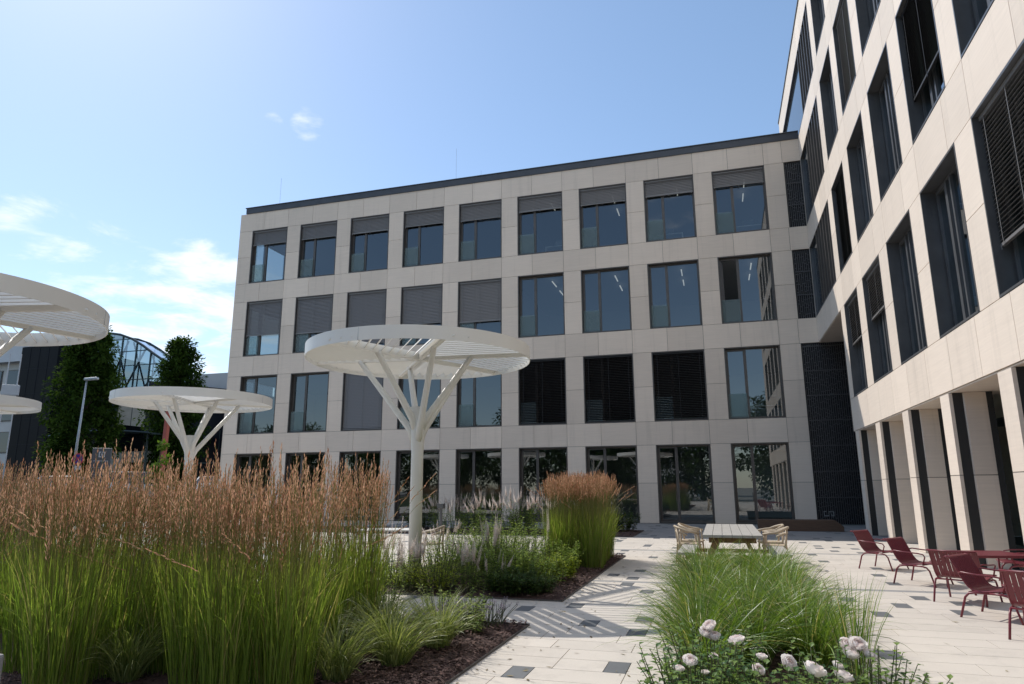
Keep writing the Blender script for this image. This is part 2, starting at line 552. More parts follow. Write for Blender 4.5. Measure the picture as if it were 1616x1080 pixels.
sheet('ground', -900, -900, 900, 900, -0.05, GRND)
sheet('terrace_subbase', -2.6, -46, 36, 0.4, -0.012, GROUT)
BED_X = 23.6
rp = random.Random(4)
ROW = 0.3855
Y0 = -26.39
DARK = [(24.03, -26.19), (24.84, -25.8), (25.34, -26.11), (24.24, -23.94), (24.85, -24.29), (24.87, -23.48), (23.86, -22.77), (24.27, -20.57), (24.63, -21.06), (23.14, -23.13), (24.25, -19.57), (23.72, -19.24), (24.25, -18.39), (24.87, -17.42), (24.79, -16.55), (24.26, -15.98), (24.63, -14.77), (28.46, -18.14), (28.46, -19.4), (28.44, -20.65), (27.4, -21.21), (27.19, -22.03), (28.0, -21.57), (27.6, -22.42), (28.83, -21.02), (28.62, -21.92), (27.2, -24.5), (26.84, -23.73), (27.85, -15.72), (27.43, -16.25), (28.32, -13.06), (28.11, -11.72), (28.53, -12.05), (28.97, -12.5), (28.67, -16.89), (29.33, -15.0)]
pv = MB()
G = 0.0035
ri = int(math.floor((-34.0 - Y0) / ROW))
while True:
    ya = Y0 + ri * ROW
    yb = ya + ROW
    if ya > -0.35:
        break
    ym = (ya + yb) / 2
    xa, xb = (11.5, 33.5)
    if any(abs(ym - q) < ROW * 0.5 for q in (-20.2, -13.9)):
        # a course split into a grey band and narrow cream strips
        x = xa
        while x < xb:
            L = rp.choice((0.8, 1.0, 1.2))
            q = rp.random()
            pv.box((x + G, ya + G, -0.03), (x + L - G, ya + 0.19 - G, 0), 2, (q, q, q))
            q = rp.random()
            pv.box((x + G, ya + 0.19 + G, -0.03), (x + L - G, yb - G, 0), 0, (q, q, q))
            x += L
        ri += 1
        continue
    dk = sorted(round((x) / 0.2) * 0.2 + 0.05 for x, y in DARK if ya <= y < yb)
    if ym < -27 or ym > -12.8 or True:
        x = xa + rp.random() * 4
        while x < xb:
            near = (23.4 < x < 29.5 and -26.6 < ym < -14.5)
            if not near and not any(abs(x - d) < 0.8 for d in dk):
                dk.append(round(x / 0.2) * 0.2)
            x += rp.uniform(1.6, 6.5)
        dk.sort()
    x = xa
    di = 0
    stops = [(d - 0.1, d + 0.1) for d in dk if d > xa + 0.3]
    light = 0 if True else 0
    for a, b_ in stops + [(xb, None)]:
        while x < a - 1e-4:
            L = rp.choice((0.6, 0.8, 0.8, 1.0, 1.2, 1.4))
            if a - x - L < 0.35:
                L = a - x
            q = rp.random()
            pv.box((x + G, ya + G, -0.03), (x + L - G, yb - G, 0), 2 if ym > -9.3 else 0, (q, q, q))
            x += L
        if b_:
            q = rp.random()
            pv.box((max(x, a) + G, ya + G, -0.03), (b_ - G, yb - G, 0.0006), 1, (q, q, q))
            x = b_
    ri += 1
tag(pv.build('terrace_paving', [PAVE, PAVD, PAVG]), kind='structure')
b = MB()
b.box((-2.6, -46, -0.03), (11.49, -0.4, -0.002), 0)
b.box((11.5, -46, -0.03), (36, -34.3, -0.002), 0)
tag(b.build('terrace_paving', [PAVE]), kind='structure')
# street side, a little higher than the terrace
b = MB()
b.poly([(-2.7, -60, -0.02), (-2.7, 60, -0.02), (-4.0, 60, 0.9), (-4.0, -60, 0.9)])
b.poly([(-4.0, -60, 0.9), (-4.0, 60, 0.9), (-80, 60, 0.9), (-80, -60, 0.9)], 1)
tag(b.build('street', [LAWN, ASPH]), kind='structure')

# planting beds: mulch sheets with a thin steel edge
BEDS = {'front': (8.0, -31.5, BED_X, -24.22), 'middle': (20.1, -22.46, BED_X, -15.69),
        'rear': (3.0, -9.3, 23.0, -5.75), 'right': (25.35, -29.2, 26.85, -20.15), 'side': (2.0, -22.3, 11.0, -17.6)}
for nm, (x0, y0, x1, y1) in BEDS.items():
    b = MB()
    nx, ny = max(2, int((x1 - x0) / 0.25)), max(2, int((y1 - y0) / 0.25))
    idx = {}
    rr_ = random.Random(nm)
    for i in range(nx + 1):
        for j in range(ny + 1):
            e = min(i, nx - i, j, ny - j)
            z = 0.004 if e == 0 else 0.02 + rr_.random() * 0.045
            idx[i, j] = b.vert((x0 + (x1 - x0) * i / nx, y0 + (y1 - y0) * j / ny, z))
    for i in range(nx):
        for j in range(ny):
            b.face((idx[i, j], idx[i + 1, j], idx[i + 1, j + 1], idx[i, j + 1]))
    tag(b.build('planting_bed', MULCH, smooth=True), kind='structure')
    e = MB()
    for a, c in (((x0 - .012, y0 - .012), (x1 + .012, y0 - .004)), ((x0 - .012, y1 + .004), (x1 + .012, y1 + .012)),
                 ((x0 - .012, y0 - .004), (x0 - .004, y1 + .004)), ((x1 + .004, y0 - .004), (x1 + .012, y1 + .004))):
        e.box((*a, -0.02), (*c, 0.022))
    tag(e.build('bed_edging', STEELE), kind='structure')
# loose bark chips
b = MB()
rc = random.Random(8)
for (x0, y0, x1, y1, n) in ((22.0, -27.5, BED_X, -24.25, 5200), (22.3, -22.44, BED_X, -15.7, 4200), (20.0, -27.8, 22.0, -24.3, 2200), (25.4, -28.6, 26.95, -25, 1500), (21.5, -9.2, 22.9, -5.8, 500)):
    for i in range(n):
        p = Vector((rc.uniform(x0, x1), rc.uniform(y0, y1), 0.045 + rc.random() * 0.025))
        a = rc.random() * PI
        d = Vector((math.cos(a), math.sin(a), rc.uniform(-.4, .4))) * rc.uniform(0.010, 0.032)
        s_ = Vector((-math.sin(a), math.cos(a), rc.uniform(-.5, .5))) * rc.uniform(0.004, 0.011)
        q = rc.random()
        b.poly([p - d - s_, p + d - s_, p + d + s_, p - d + s_], 0, (q, .5, .5))
tag(b.build('bark_chips', CHIP), 'loose dark red-brown bark chips covering the planting beds', 'bark mulch', kind='stuff')

b = MB()
rl_ = random.Random(77)
for i in range(420):
    ed = rl_.random()
    x = BED_X + abs(rl_.gauss(0, .35)) if ed < .45 else (25.3 - abs(rl_.gauss(0, .3)) if ed < .7 else rl_.uniform(23.7, 30))
    p = Vector((x, rl_.uniform(-27, -12), 0.004 + rl_.random() * .004))
    a = rl_.random() * 2 * PI
    L = rl_.uniform(.012, .045)
    d = Vector((math.cos(a), math.sin(a), rl_.uniform(-.05, .12))) * L
    s_ = Vector((-math.sin(a), math.cos(a), rl_.uniform(-.2, .2))) * L * rl_.uniform(.12, .4)
    q = rl_.random()
    b.poly([p - d, p + s_, p + d, p - s_], 0, (q, .5, .5))
LITTER = leaf_mat('dry_leaf', (0.10, 0.07, 0.035), (0.30, 0.24, 0.12), None, 0.8, 0.1)
tag(b.build('leaf_litter', LITTER), 'scattered dry leaves and bits of bark on the pale paving', 'leaf litter', kind='stuff')

# ------------------------------------------------------------------ office wing in the shade (A)
P_ = 3.3
WA = 2.42
ZA = [0.0, 3.505, 4.587, 7.878, 9.025, 12.289, 13.412, 16.695]
A_TOP = 17.82
rs = random.Random(11)
A = empty('office_wing', (0, 0, 0), 0, 'beige stone office wing in shade with four rows of square windows', 'building')
JG = 0.007


def panel(mb, u0, u1, z0, z1, d0=0.0, d1=0.03, rnd=rs):
    mb.box((u0 + JG, d0, z0 + JG), (u1 - JG, d1, z1 - JG), 0, None, rnd)


cl_, wl_ = MB(), MB()
AX0, AX1 = -0.88, 30.45
LATX = 29.70
for k in range(10):                                    # pillars
    u0 = (k - 1) * P_ + WA
    u1 = k * P_
    if k == 0:
        u0 = AX0
    if k == 9:
        u1 = LATX
    for r in range(4):
        za, zb = ZA[2 * r], ZA[2 * r + 1]
        zm = (za + zb) / 2
        if r == 0:
            zm = 1.78
        panel(cl_, u0, u1, za, zm)
        panel(cl_, u0, u1, zm, zb)
    wl_.box((u0 + 0.01, 0.03, 0), (u1 - 0.01, 0.45, A_TOP - 0.05))
SP = [(ZA[1], ZA[2]), (ZA[3], ZA[4]), (ZA[5], ZA[6]), (ZA[7], A_TOP)]
for za, zb in SP:
    xs = [AX0] + [k * P_ + WA - q for k in range(9) for q in (P_ / 2, 0)] + [LATX - 0.72 + 0.0] + [AX1]
    xs = [AX0]
    for k in range(9):
        xs += [k * P_ + WA - P_ / 2, k * P_ + WA]
    xs += [9 * P_ - 0.05 + 0.0, AX1]
    xs = sorted(x for x in xs if x <= AX1 + 1e-6)
    low = zb < 5
    if low:
        xs = [x for x in xs if x < LATX - .3] + [LATX]
    for a, c in zip(xs, xs[1:]):
        panel(cl_, a, c, za, zb)
    wl_.box((AX0 + 0.02, 0.032, za + 0.01), (LATX if low else AX1 + 0.3, 0.44, zb - 0.01))
for y0_, y1_ in ((0.0, 0.95), (6.6, 14)):
    cl_.box((AX0 - 0.03, y0_, 0), (AX0 + JG - 0.001, y1_, A_TOP), 0, (0.6, .6, .6))
for z0_, z1_ in ((0, ZA[2]), (ZA[3], ZA[4]), (ZA[5], ZA[6]), (ZA[7], A_TOP)):
    cl_.box((AX0 - 0.03, 0.951, z0_), (AX0 + JG - 0.001, 6.599, z1_), 0, (0.55, .55, .55))
cl_.build('stone_cladding', STONE, A)
wl_.build('wall', JOINT, A)
ra = MB()
ra.box((AX0 + 0.35, -0.05, A_TOP), (AX1 + 0.02, 0.5, A_TOP + 0.34))
ra.box((AX0 + 0.30, -0.09, A_TOP + 0.34), (AX1 + 0.02, 0.6, A_TOP + 0.38))
for k in range(12):
    ra.box((AX0 + 0.35 + k * 2.55, -0.056, A_TOP + 0.01), (AX0 + 0.362 + k * 2.55, -0.05, A_TOP + 0.335))
ra.build('roof_edge', ROOFM, A)
b = MB()
b.box((AX0 + .3, 0.5, A_TOP - 0.3), (AX1 + 0.3, 14, A_TOP + 0.1))
b.build('roof', ROOFM, A)
for px, h in ((1.0, 2.6), (12.6, 2.8), (14.1, 1.2)):
    b = MB()
    b.tube([(px, 1.0, A_TOP), (px, 1.0, A_TOP + h)], 0.006, 5)
    b.build('lightning_rod', GALV, A)
# interior: floors, ceilings, back wall
b = MB()
for r in range(4):
    zf = ZA[2 * r] - 0.06
    b.box((AX0 + .05, 0.46, zf - 0.4), (AX1 + 2.5, 9, zf), 1)
    b.box((AX0 + .05, 0.46, ZA[2 * r + 1] + 0.08), (AX1 + 2.5, 9, ZA[2 * r + 1] + 0.4), 0)
b.box((AX0 + .05, 8.8, -0.3), (AX1 + 3, 9.0, A_TOP), 0)
for y0_, y1_ in ((0.5, 0.94), (6.61, 14)):
    b.box((AX0 + 0.01, y0_, 0), (AX0 + 0.06, y1_, A_TOP - 0.2), 2)
for z0_, z1_ in ((0, ZA[2]), (ZA[3], ZA[4]), (ZA[5], ZA[6]), (ZA[7], A_TOP - .2)):
    b.box((AX0 + 0.01, 0.941, z0_), (AX0 + 0.06, 6.609, z1_), 2)
for xw in (6.2, 15.9, 22.6):
    b.box((xw, 0.9, 4.6), (xw + 0.12, 8.8, A_TOP - 0.4), 0)
b.build('interior', [INTW, INTF, STONE], A)


for r in (1, 2, 3):
    q = MB()
    for yy in (0.96, 2.3, 4.4, 6.54):
        q.box((AX0 - .02, yy, ZA[2 * r]), (AX0 + .05, yy + .06, ZA[2 * r + 1]))
    f = q.build('side_window', BRONZE, A, tint=False)
    q = MB()
    q.poly([(AX0 + .01, 1.0, ZA[2 * r]), (AX0 + .01, 6.55, ZA[2 * r]), (AX0 + .01, 6.55, ZA[2 * r + 1]), (AX0 + .01, 1.0, ZA[2 * r + 1])])
    q.build('pane', GLASS, f, tint=False)


def slat_blind(mb, u0, u1, ztop, zbot, depth, tilt, dz=0.080, half=0.0435, mi=0):
    z = ztop - 0.10
    c, s_ = math.cos(tilt) * half, math.sin(tilt) * half
    while z > zbot + 0.05:
        mb.obox(((u0 + u1) / 2, depth, z), ((u1 - u0) / 2, 0, 0), (0, c, s_), (0, -0.0012 * math.sin(tilt), 0.0012), mi)
        z -= dz
    mb.box((u0, depth - 0.03, zbot), (u1, depth + 0.03, zbot + 0.05), mi)
    mb.box((u0, depth - 0.05, ztop - 0.08), (u1, depth + 0.05, ztop - 0.004), mi)
    for q in (0.08, 0.5, 0.92):
        u = u0 + (u1 - u0) * q
        mb.box((u - 0.008, depth - 0.048, zbot - 0.035), (u + 0.008, depth - 0.044, ztop - 0.09), mi)
    for q in (0.02, 0.5, 0.97):
        u = u0 + (u1 - u0) * q
        mb.box((u - 0.014, depth - 0.036, zbot - 0.06), (u + 0.014, depth - 0.032, zbot + 0.012), mi)


def window(parent, name, u0, u1, z0, z1, lin, fd, lining, glass, mull=0.36, blind=None, bmat=None, btilt=0.9, bal=False, rnd=rs, vent_open=False, door=False, ld=0.045, second=False):
    """one window: lining + frame mesh, panes, optional blind and balustrade; fd = depth of the glass plane"""
    b = MB()
    e = 0.004
    b.box((u0 + e, -0.004, z0), (u0 + ld, fd + 0.12, z1), 0)
    b.box((u1 - ld, -0.004, z0), (u1 - e, fd + 0.12, z1), 0)
    b.box((u0 + ld, -0.004, z1 - ld), (u1 - ld, fd + 0.12, z1 - e), 0)
    b.box((u0 + ld, -0.012, z0 + e), (u1 - ld, fd + 0.12, z0 + ld), 0)
    a0, a1, c0, c1 = u0 + ld, u1 - ld, z0 + ld, z1 - ld
    um = a0 + (a1 - a0) * mull
    fw_ = 0.055
    b.box((a0, fd - 0.03, c0), (a0 + fw_, fd + 0.05, c1), 0)
    b.box((a1 - fw_, fd - 0.03, c0), (a1, fd + 0.05, c1), 0)
    b.box((a0 + fw_, fd - 0.03, c1 - fw_), (a1 - fw_, fd + 0.05, c1), 0)
    b.box((a0 + fw_, fd - 0.03, c0), (a1 - fw_, fd + 0.05, c0 + fw_), 0)
    b.box((um - 0.065, fd - 0.05, c0 + fw_), (um + 0.065, fd + 0.05, c1 - fw_), 0)
    v0, v1 = a0 + fw_, um - 0.065
    b.box((v0, fd - 0.045, c0 + fw_), (v0 + 0.05, fd + 0.02, c1 - fw_), 0)
    b.box((v0 + 0.05, fd - 0.045, c1 - fw_ - 0.05), (v1, fd + 0.02, c1 - fw_), 0)
    b.box((v0 + 0.05, fd - 0.045, c0 + fw_), (v1, fd + 0.02, c0 + fw_ + 0.05), 0)
    if door:
        b.box((v1 - 0.04, fd - 0.10, 0.95), (v1 - 0.015, fd - 0.06, 1.35), 0)
    if second:
        b.box((um + 0.25, fd - 0.05, c0 + fw_), (um + 0.33, fd + 0.05, c1 - fw_), 0)
    w = b.build(name, lining, parent)

    def pane(x0, x1, y0, y1, nm):
        p = MB()
        tx, tz = rnd.uniform(-.0022, .0022), rnd.uniform(-.0016, .0016)
        nx_, nz_ = 6, 6
        vi = {}
        ph = rnd.random() * 6
        for i in range(nx_ + 1):
            for j in range(nz_ + 1):
                x = x0 + (x1 - x0) * i / nx_
                z = y0 + (y1 - y0) * j / nz_
                q = 0.0009 * math.sin(PI * i / nx_) * math.sin(PI * j / nz_) * math.sin(ph)
                vi[i, j] = p.vert((x, fd + (x - x0) * tx + (z - y0) * tz + q, z))
        for i in range(nx_):
            for j in range(nz_):
                p.face((vi[i, j], vi[i + 1, j], vi[i + 1, j + 1], vi[i, j + 1]))
        return p.build(nm, glass, w, smooth=True, tint=False)
    if not vent_open:
        pane(v0 + 0.045, v1 + 0.01, c0 + fw_ + 0.045, c1 - fw_ - 0.045, 'vent_pane')
    else:
        p = MB()                                            # casement standing open into the room
        p.box((v0 + 0.05, fd + 0.06, c0 + fw_), (v0 + 0.11, fd + 0.56, c1 - fw_), 0)
        p.build('open_casement', lining, w)
    pane(um + 0.06, a1 - fw_ + 0.01, c0 + fw_ - 0.01, c1 - fw_ + 0.01, 'pane')
    if bal:
        p = MB()
        p.box((a0 + 0.02, fd - 0.12, c0 + 0.01), (um - 0.02, fd - 0.105, c0 + 1.12), 0)
        p.build('balustrade', FROST, w, tint=False)
    if blind:
        p = MB()
        slat_blind(p, a0 + 0.01, a1 - 0.01, c1, c1 - (c1 - c0) * blind + 0.02, fd * 0.45, btilt)
        p.build('blind', bmat or BLIND, w, tint=False)
    return w


BL = {3: [.28, .28, .29, .28, .30, .27, .28, .27, .25], 2: [.64, .67, .93, .66, .70, 0, 0, 0, 0], 1: [0, 0, 1, 0, 0, 1, 1, 1, 0]}
for r in range(4):
    for k in range(9):
        u0 = k * P_
        bl = BL.get(r, [0] * 9)[k]
        dark = (r == 1 and k in (5, 6, 7))
        window(A, 'window' if r else 'glass_door', u0, u0 + WA, ZA[2 * r] + (0.0 if r else 0.02), ZA[2 * r + 1], 0.3, 0.26, BRONZE,
               GLASS if r else GLASSG, 0.36, bl, BLINDD if dark else BLIND, -0.62 if dark else 1.22,
               bal=(r > 0 and k != 2 or r == 3), vent_open=(r == 2 and k == 8), door=(r == 0))


def lattice(x0, x1, z0, z1, seed):
    q = random.Random(seed)
    b = MB()
    b.box((x0 + 0.004, 0.16, z0), (x1, 0.30, z1), 0)
    x = x0 + 0.05
    while x < x1 - 0.02:
        z = z0 + 0.05 + q.random() * 0.3
        b.box((x, 0.06, z0 + 0.02), (x + 0.018, 0.11, z1 - 0.02), 1)
        while z < z1 - 0.1:
            if q.random() < 0.75:
                b.box((x + 0.018, 0.075, z), (min(x + 0.085, x1 - 0.01), 0.10, z + 0.022), 1)
            z += q.choice((0.16, 0.22, 0.3))
        x += 0.085
    b.box((x0 + 0.004, 0.02, z0 + 0.003), (x0 + 0.045, 0.16, z1 - 0.003), 0)
    z = z0 + 1.1
    while z < z1:
        b.box((x0 + 0.05, 0.055, z), (x1 - 0.01, 0.112, z + 0.03), 1)
        z += 1.1
    return b.build('lattice_screen', [LATT, LATT2], A, tint=False)


lattice(LATX, 30.46, ZA[4], ZA[5], 1)
lattice(LATX, 30.46, ZA[6], ZA[7], 2)
ls = lattice(LATX, 33.4, 0.02, ZA[3], 3)
# the emblem low on the lattice: two interlocked open squares
b = MB()
LX, LZ, S = 29.98, 0.36, 0.20
for (x0, z0, x1, z1) in ((0, 0, .045, .9), (.045, 0, .5, .16), (0, .9, .25, 1.06), (.46, .16, .50, 1.0), (.5, .86, 1.0, 1.0), (.93, 0, 1.0, .86), (.72, 0, .93, .14), (.72, .14, .79, .5)):
    b.box((LX + x0 * S * 2, 0.035, LZ + z0 * S), (LX + x1 * S * 2, 0.052, LZ + z1 * S))
b.build('emblem', LOGOM, ls, tint=False)

# ceiling lamps and desks seen through the glass
lampm = MB()
lampm.box((-0.025, -0.5, 0), (0.025, 0.5, 0.04))
l0 = lampm.build('ceiling_lamp', LAMPE, tint=False)
nl = 0
LAMPS = [(3, 5), (3, 6), (3, 7), (3, 8), (2, 5), (2, 6), (2, 7), (2, 8)]
for r, k in LAMPS:
    for j, (du, dy) in enumerate(((0.35, 1.6), (0.35, 3.4))):
        if r == 3 and j == 1 and k in (5, 7):
            continue
        o = l0 if nl == 0 else l0.copy()
        if nl:
            COL.objects.link(o)
        o.location = (k * P_ + WA * 0.5 + du, dy, ZA[2 * r + 1] - 0.12)
        side = {5: 'leftmost lit', 6: 'second lit', 7: 'third lit', 8: 'rightmost lit'}[k]
        tag(o, '%s slim white ceiling lamp, %s, behind the %s office windows' % (side, 'nearer the glass' if j == 0 else 'deeper in the room', 'top floor' if r == 3 else 'second floor'), 'ceiling lamp', 'lit ceiling lamps inside the offices')
        nl += 1


def desk(x, y, z, label):
    t = empty('office_desk', (x, y, z), 0, label, 'desk', 'white desks behind the windows')
    b = MB()
    b.box((-.75, -.4, .70), (.75, .4, .735))
    b.build('desk_top', DESKW, t, tint=False)
    for s_ in (-1, 1):
        b = MB()
        b.box((s_ * .72 - .025, -.38, 0), (s_ * .72 + .025, -.33, .70))
        b.box((s_ * .72 - .025, .33, 0), (s_ * .72 + .025, .38, .70))
        b.box((s_ * .72 - .025, -.33, .655), (s_ * .72 + .025, .33, .698))
        b.build('leg_frame', DESKW, t, tint=False)
    b = MB()
    b.box((-.3, .05, .80), (.3, .08, 1.18))
    b.box((-.03, .08, .735), (.03, .12, .95))
    b.build('monitor', INTD, t, tint=False)
    return t


desk(5 * P_ + 2.0, 1.35, ZA[6] - .06, 'white desk behind the sixth top-floor window of the shaded wing')
desk(7 * P_ + 1.0, 1.35, ZA[6] - .06, 'white desk behind the eighth top-floor window of the shaded wing')
desk(8 * P_ + 1.6, 1.35, ZA[6] - .06, 'white desk behind the rightmost top-floor window of the shaded wing')
desk(8 * P_ + 1.9, 1.35, ZA[2] - .06, 'white desk behind the rightmost first-floor window of the shaded wing')

# ------------------------------------------------------------------ sunlit tall wing (B), local u runs towards the camera
B = empty('tall_office_wing', (30.4438, 0, 0), -PI / 2, 'sunlit five-storey stone office wing with deep dark window reveals', 'building')
U0, PB, WB = 6.616, 3.249, 2.345
ZB = [(4.587, 7.878), (9.025, 12.289), (13.412, 16.695), (17.80, 20.95)]
BTOP = 22.25
BEND = 34.0
BFAR = -6.65
b, w_ = MB(), MB()
NCOL = 8


def fins_window(z0, z1, ua):
    q = MB()
    ub = 5.70
    q.box((ua + 0.01, 0.10, z0 + 0.01), (ub - 0.01, 0.5, z1 - 0.01), 1)
    q.box((ua, -0.006, z0), (ua + 0.05, 0.5, z1), 0)
    q.box((ub - 0.05, -0.006, z0), (ub, 0.5, z1), 0)
    q.box((ua + 0.05, -0.006, z1 - 0.05), (ub - 0.05, 0.5, z1), 0)
    q.box((ua + 0.05, -0.006, z0), (ub - 0.05, 0.5, z0 + 0.05), 0)
    for j in range(6):
        u = 2.25 + j * 0.62
        q.box((u, -0.02, z0 + 0.05), (u + 0.075, 0.11, z1 - 0.05), 2)
    return q.build('fin_window', [ANTHRA, CARG, BRONZE], B, tint=False)


for i, (z0, z1) in enumerate(ZB):
    zt = ZB[i + 1][0] if i < 3 else BTOP
    ustart = 5.9 if i == 0 else (0.0 if i < 3 else BFAR)
    # spandrel above this row
    us = [0.0 if i < 2 else (BFAR if i == 3 else 0.0)]
    us += [2.2, 4.0]
    for k in range(-1, NCOL):
        us += [U0 + k * PB, U0 + k * PB + PB / 2 + 0.36]
    us = sorted(set(us)) + [BEND]
    for a, c in zip(us, us[1:]):
        panel(b, a, c, z1, zt)
    w_.box((us[0] + 0.02, 0.03, z1 + 0.01), (BEND, 0.6, zt - 0.01))
    # pillars
    edges = []
    if i == 0:
        edges.append((5.9, U0))
    else:
        edges.append((5.71, U0))
        if i < 3:
            edges.append((0.012, 0.15))
        else:
            edges.append((BFAR, -5.6))
    for k in range(NCOL):
        edges.append((U0 + k * PB + WB, U0 + (k + 1) * PB if k < NCOL - 1 else BEND))
    zm = (z0 + z1) / 2 + 0.05
    for a, c in edges:
        panel(b, a, c, z0, zm)
        panel(b, a, c, zm, z1)
        w_.box((a + 0.012, 0.034, z0 - 0.02), (c - 0.012, 0.59, z1 + 0.02))
    if i:
        fins_window(z0, z1, 0.16 if i < 3 else -5.6)
    BS = {0: [.46, .42, 0, 0, .75, 0, 0, 0], 1: [1, 0, 0, .70, 0, 0, 0, 0], 2: [0, 1, 0, 0, 0, 0, 0, 0], 3: [0, 0, 0, 0, 0, 0, 0, 0]}[i]
    for k in range(NCOL):
        u = U0 + k * PB
        window(B, 'window', u, u + WB, z0, z1, 0.5, 0.32, ANTHRA, GLASSB, 0.30, BS[k], BLIND if k in (1, 4) or k == 0 and i == 0 else BLINDD, 0.55, second=True)
# fascia under the first floor
us = [5.9] + [U0 + k * PB / 2 + 0.4 for k in range(0, 2 * NCOL + 1)] + [BEND]
for a, c in zip(us, us[1:]):
    panel(b, a, c, 3.47, ZB[0][0])
w_.box((5.92, 0.03, 3.5), (BEND, 0.6, ZB[0][0] - 0.02))
b.box((5.88, 0.0, 3.47), (5.905, 6, 7.87), 0, (.5, .5, .5))
b.box((5.90, 0.03, 3.44), (BEND, 3.0, 3.47), 0, (.5, .5, .5))               # arcade soffit
b.box((0.01, 0.03, 7.86), (5.88, 5.0, 7.89), 0, (.5, .5, .5))                # soffit over the corner recess
b.box((BFAR, 0.6, A_TOP), (BFAR + 0.03, 10, BTOP), 0, (.5, .5, .5))
b.build('stone_cladding', STONE, B)
w_.build('wall', JOINT, B)
q = MB()
q.box((BFAR - 0.04, -0.04, BTOP), (BEND, 0.5, BTOP + 0.10))
q.box((BFAR, 0.5, BTOP - 0.3), (BEND, 10, BTOP + 0.02))
q.build('roof_edge', ROOFM, B)
q = MB()
for z in (3.5, 8.0, 12.4, 16.8, 21.2):
    q.box((5.95 if z < 8 else 0.05, 0.62, z), (BEND, 9, z + 0.5), 0)
q.box((5.95, 7.9, 0), (BEND, 8.1, BTOP - 0.3), 0)
q.box((5.95, 0.62, 0), (6.0, 8, 8), 1)
q.build('interior', [INTD, STONE], B)
q = MB()
q.box((0.0, 3.4, 0), (5.9, 3.6, 7.86))
q.build('recess_wall', LATT, B)
# arcade piers
sc_, st_ = MB(), MB()
PIERS = [6.15 + 3.22 * k for k in range(9)]
for k, u in enumerate(PIERS):
    pr = MB()
    for za, zb in ((0.0, 1.78), (1.78, 3.44)):
        q_ = rs.random()
        pr.box((u + JG, 0.0, za + JG), (u + 0.59 - JG, 0.065, zb - JG), 0, (q_,) * 3)
        q_ = rs.random()
        pr.box((u - 0.02, 0.25, za + JG), (u + 0.66, 0.64, zb - JG), 0, (q_,) * 3)
    pr.box((u + 0.02, 0.02, 0), (u + 0.57, 0.60, 3.44), 1)
    p_ = pr.build('pier', [STONE, JOINT], B)
    dm = MB()
    dm.box((u + 0.03, 0.067, 0.0), (u + 0.575, 0.247, 3.435))
    dm.box((u + 0.0, 0.641, 0.0), (u + 0.65, 0.76, 3.435))
    dm.build('metal_infill', BLACKM, p_, tint=False)
    if k < 8:
        g = MB()
        g.box((u + 0.64, 0.9, 0.02), (u + PB - 0.02, 0.96, 0.10), 0)
        g.box((u + 0.64, 0.9, 3.34), (u + PB - 0.02, 0.96, 3.43), 0)
        for x in (0.66, 1.55, 2.45, 3.16):
            g.box((u + x, 0.9, 0.10), (u + x + 0.06, 0.96, 3.34), 0)
        gw = g.build('glass_door', ANTHRA, B, tint=False)
        g = MB()
        g.poly([(u + 0.66, 0.93, 0.1), (u + PB - 0.03, 0.93, 0.1), (u + PB - 0.03, 0.93, 3.34), (u + 0.66, 0.93, 3.34)])
        g.build('pane', GLASSB, gw, tint=False)

# timber bench against the shaded wing
b = MB()
prof = [(27.10, 0), (29.97, 0), (29.97, 0.18), (29.70, 0.40), (27.05, 0.40)]
for yy in (-4.85,):
    y0, y1 = -4.85, -4.2
    n = len(prof)
    ia = [b.vert((x, y0, z)) for x, z in prof]
    ib = [b.vert((x, y1, z)) for x, z in prof]
    b.face(ia)
    b.face(ib[::-1])
    for i in range(n):
        j = (i + 1) % n
        b.face((ib[i], ib[j], ia[j], ia[i]))
tag(b.build('bench', WOODD, bevel=0.015), 'long low dark brown timber bench in front of the black lattice wall', 'bench')

# concrete block bench, lower left corner
b = MB()
b.box((19.6, -29.4, 0), (21.03, -28.46, 0.45))
tag(b.build('bench_block', CONC, bevel=0.02), 'grey concrete bench block at the near end of the reed grass bed', 'bench')

# ------------------------------------------------------------------ parasols
PH, PR, PT = 3.93, 2.12, 0.23
SPOKE0 = R(6)


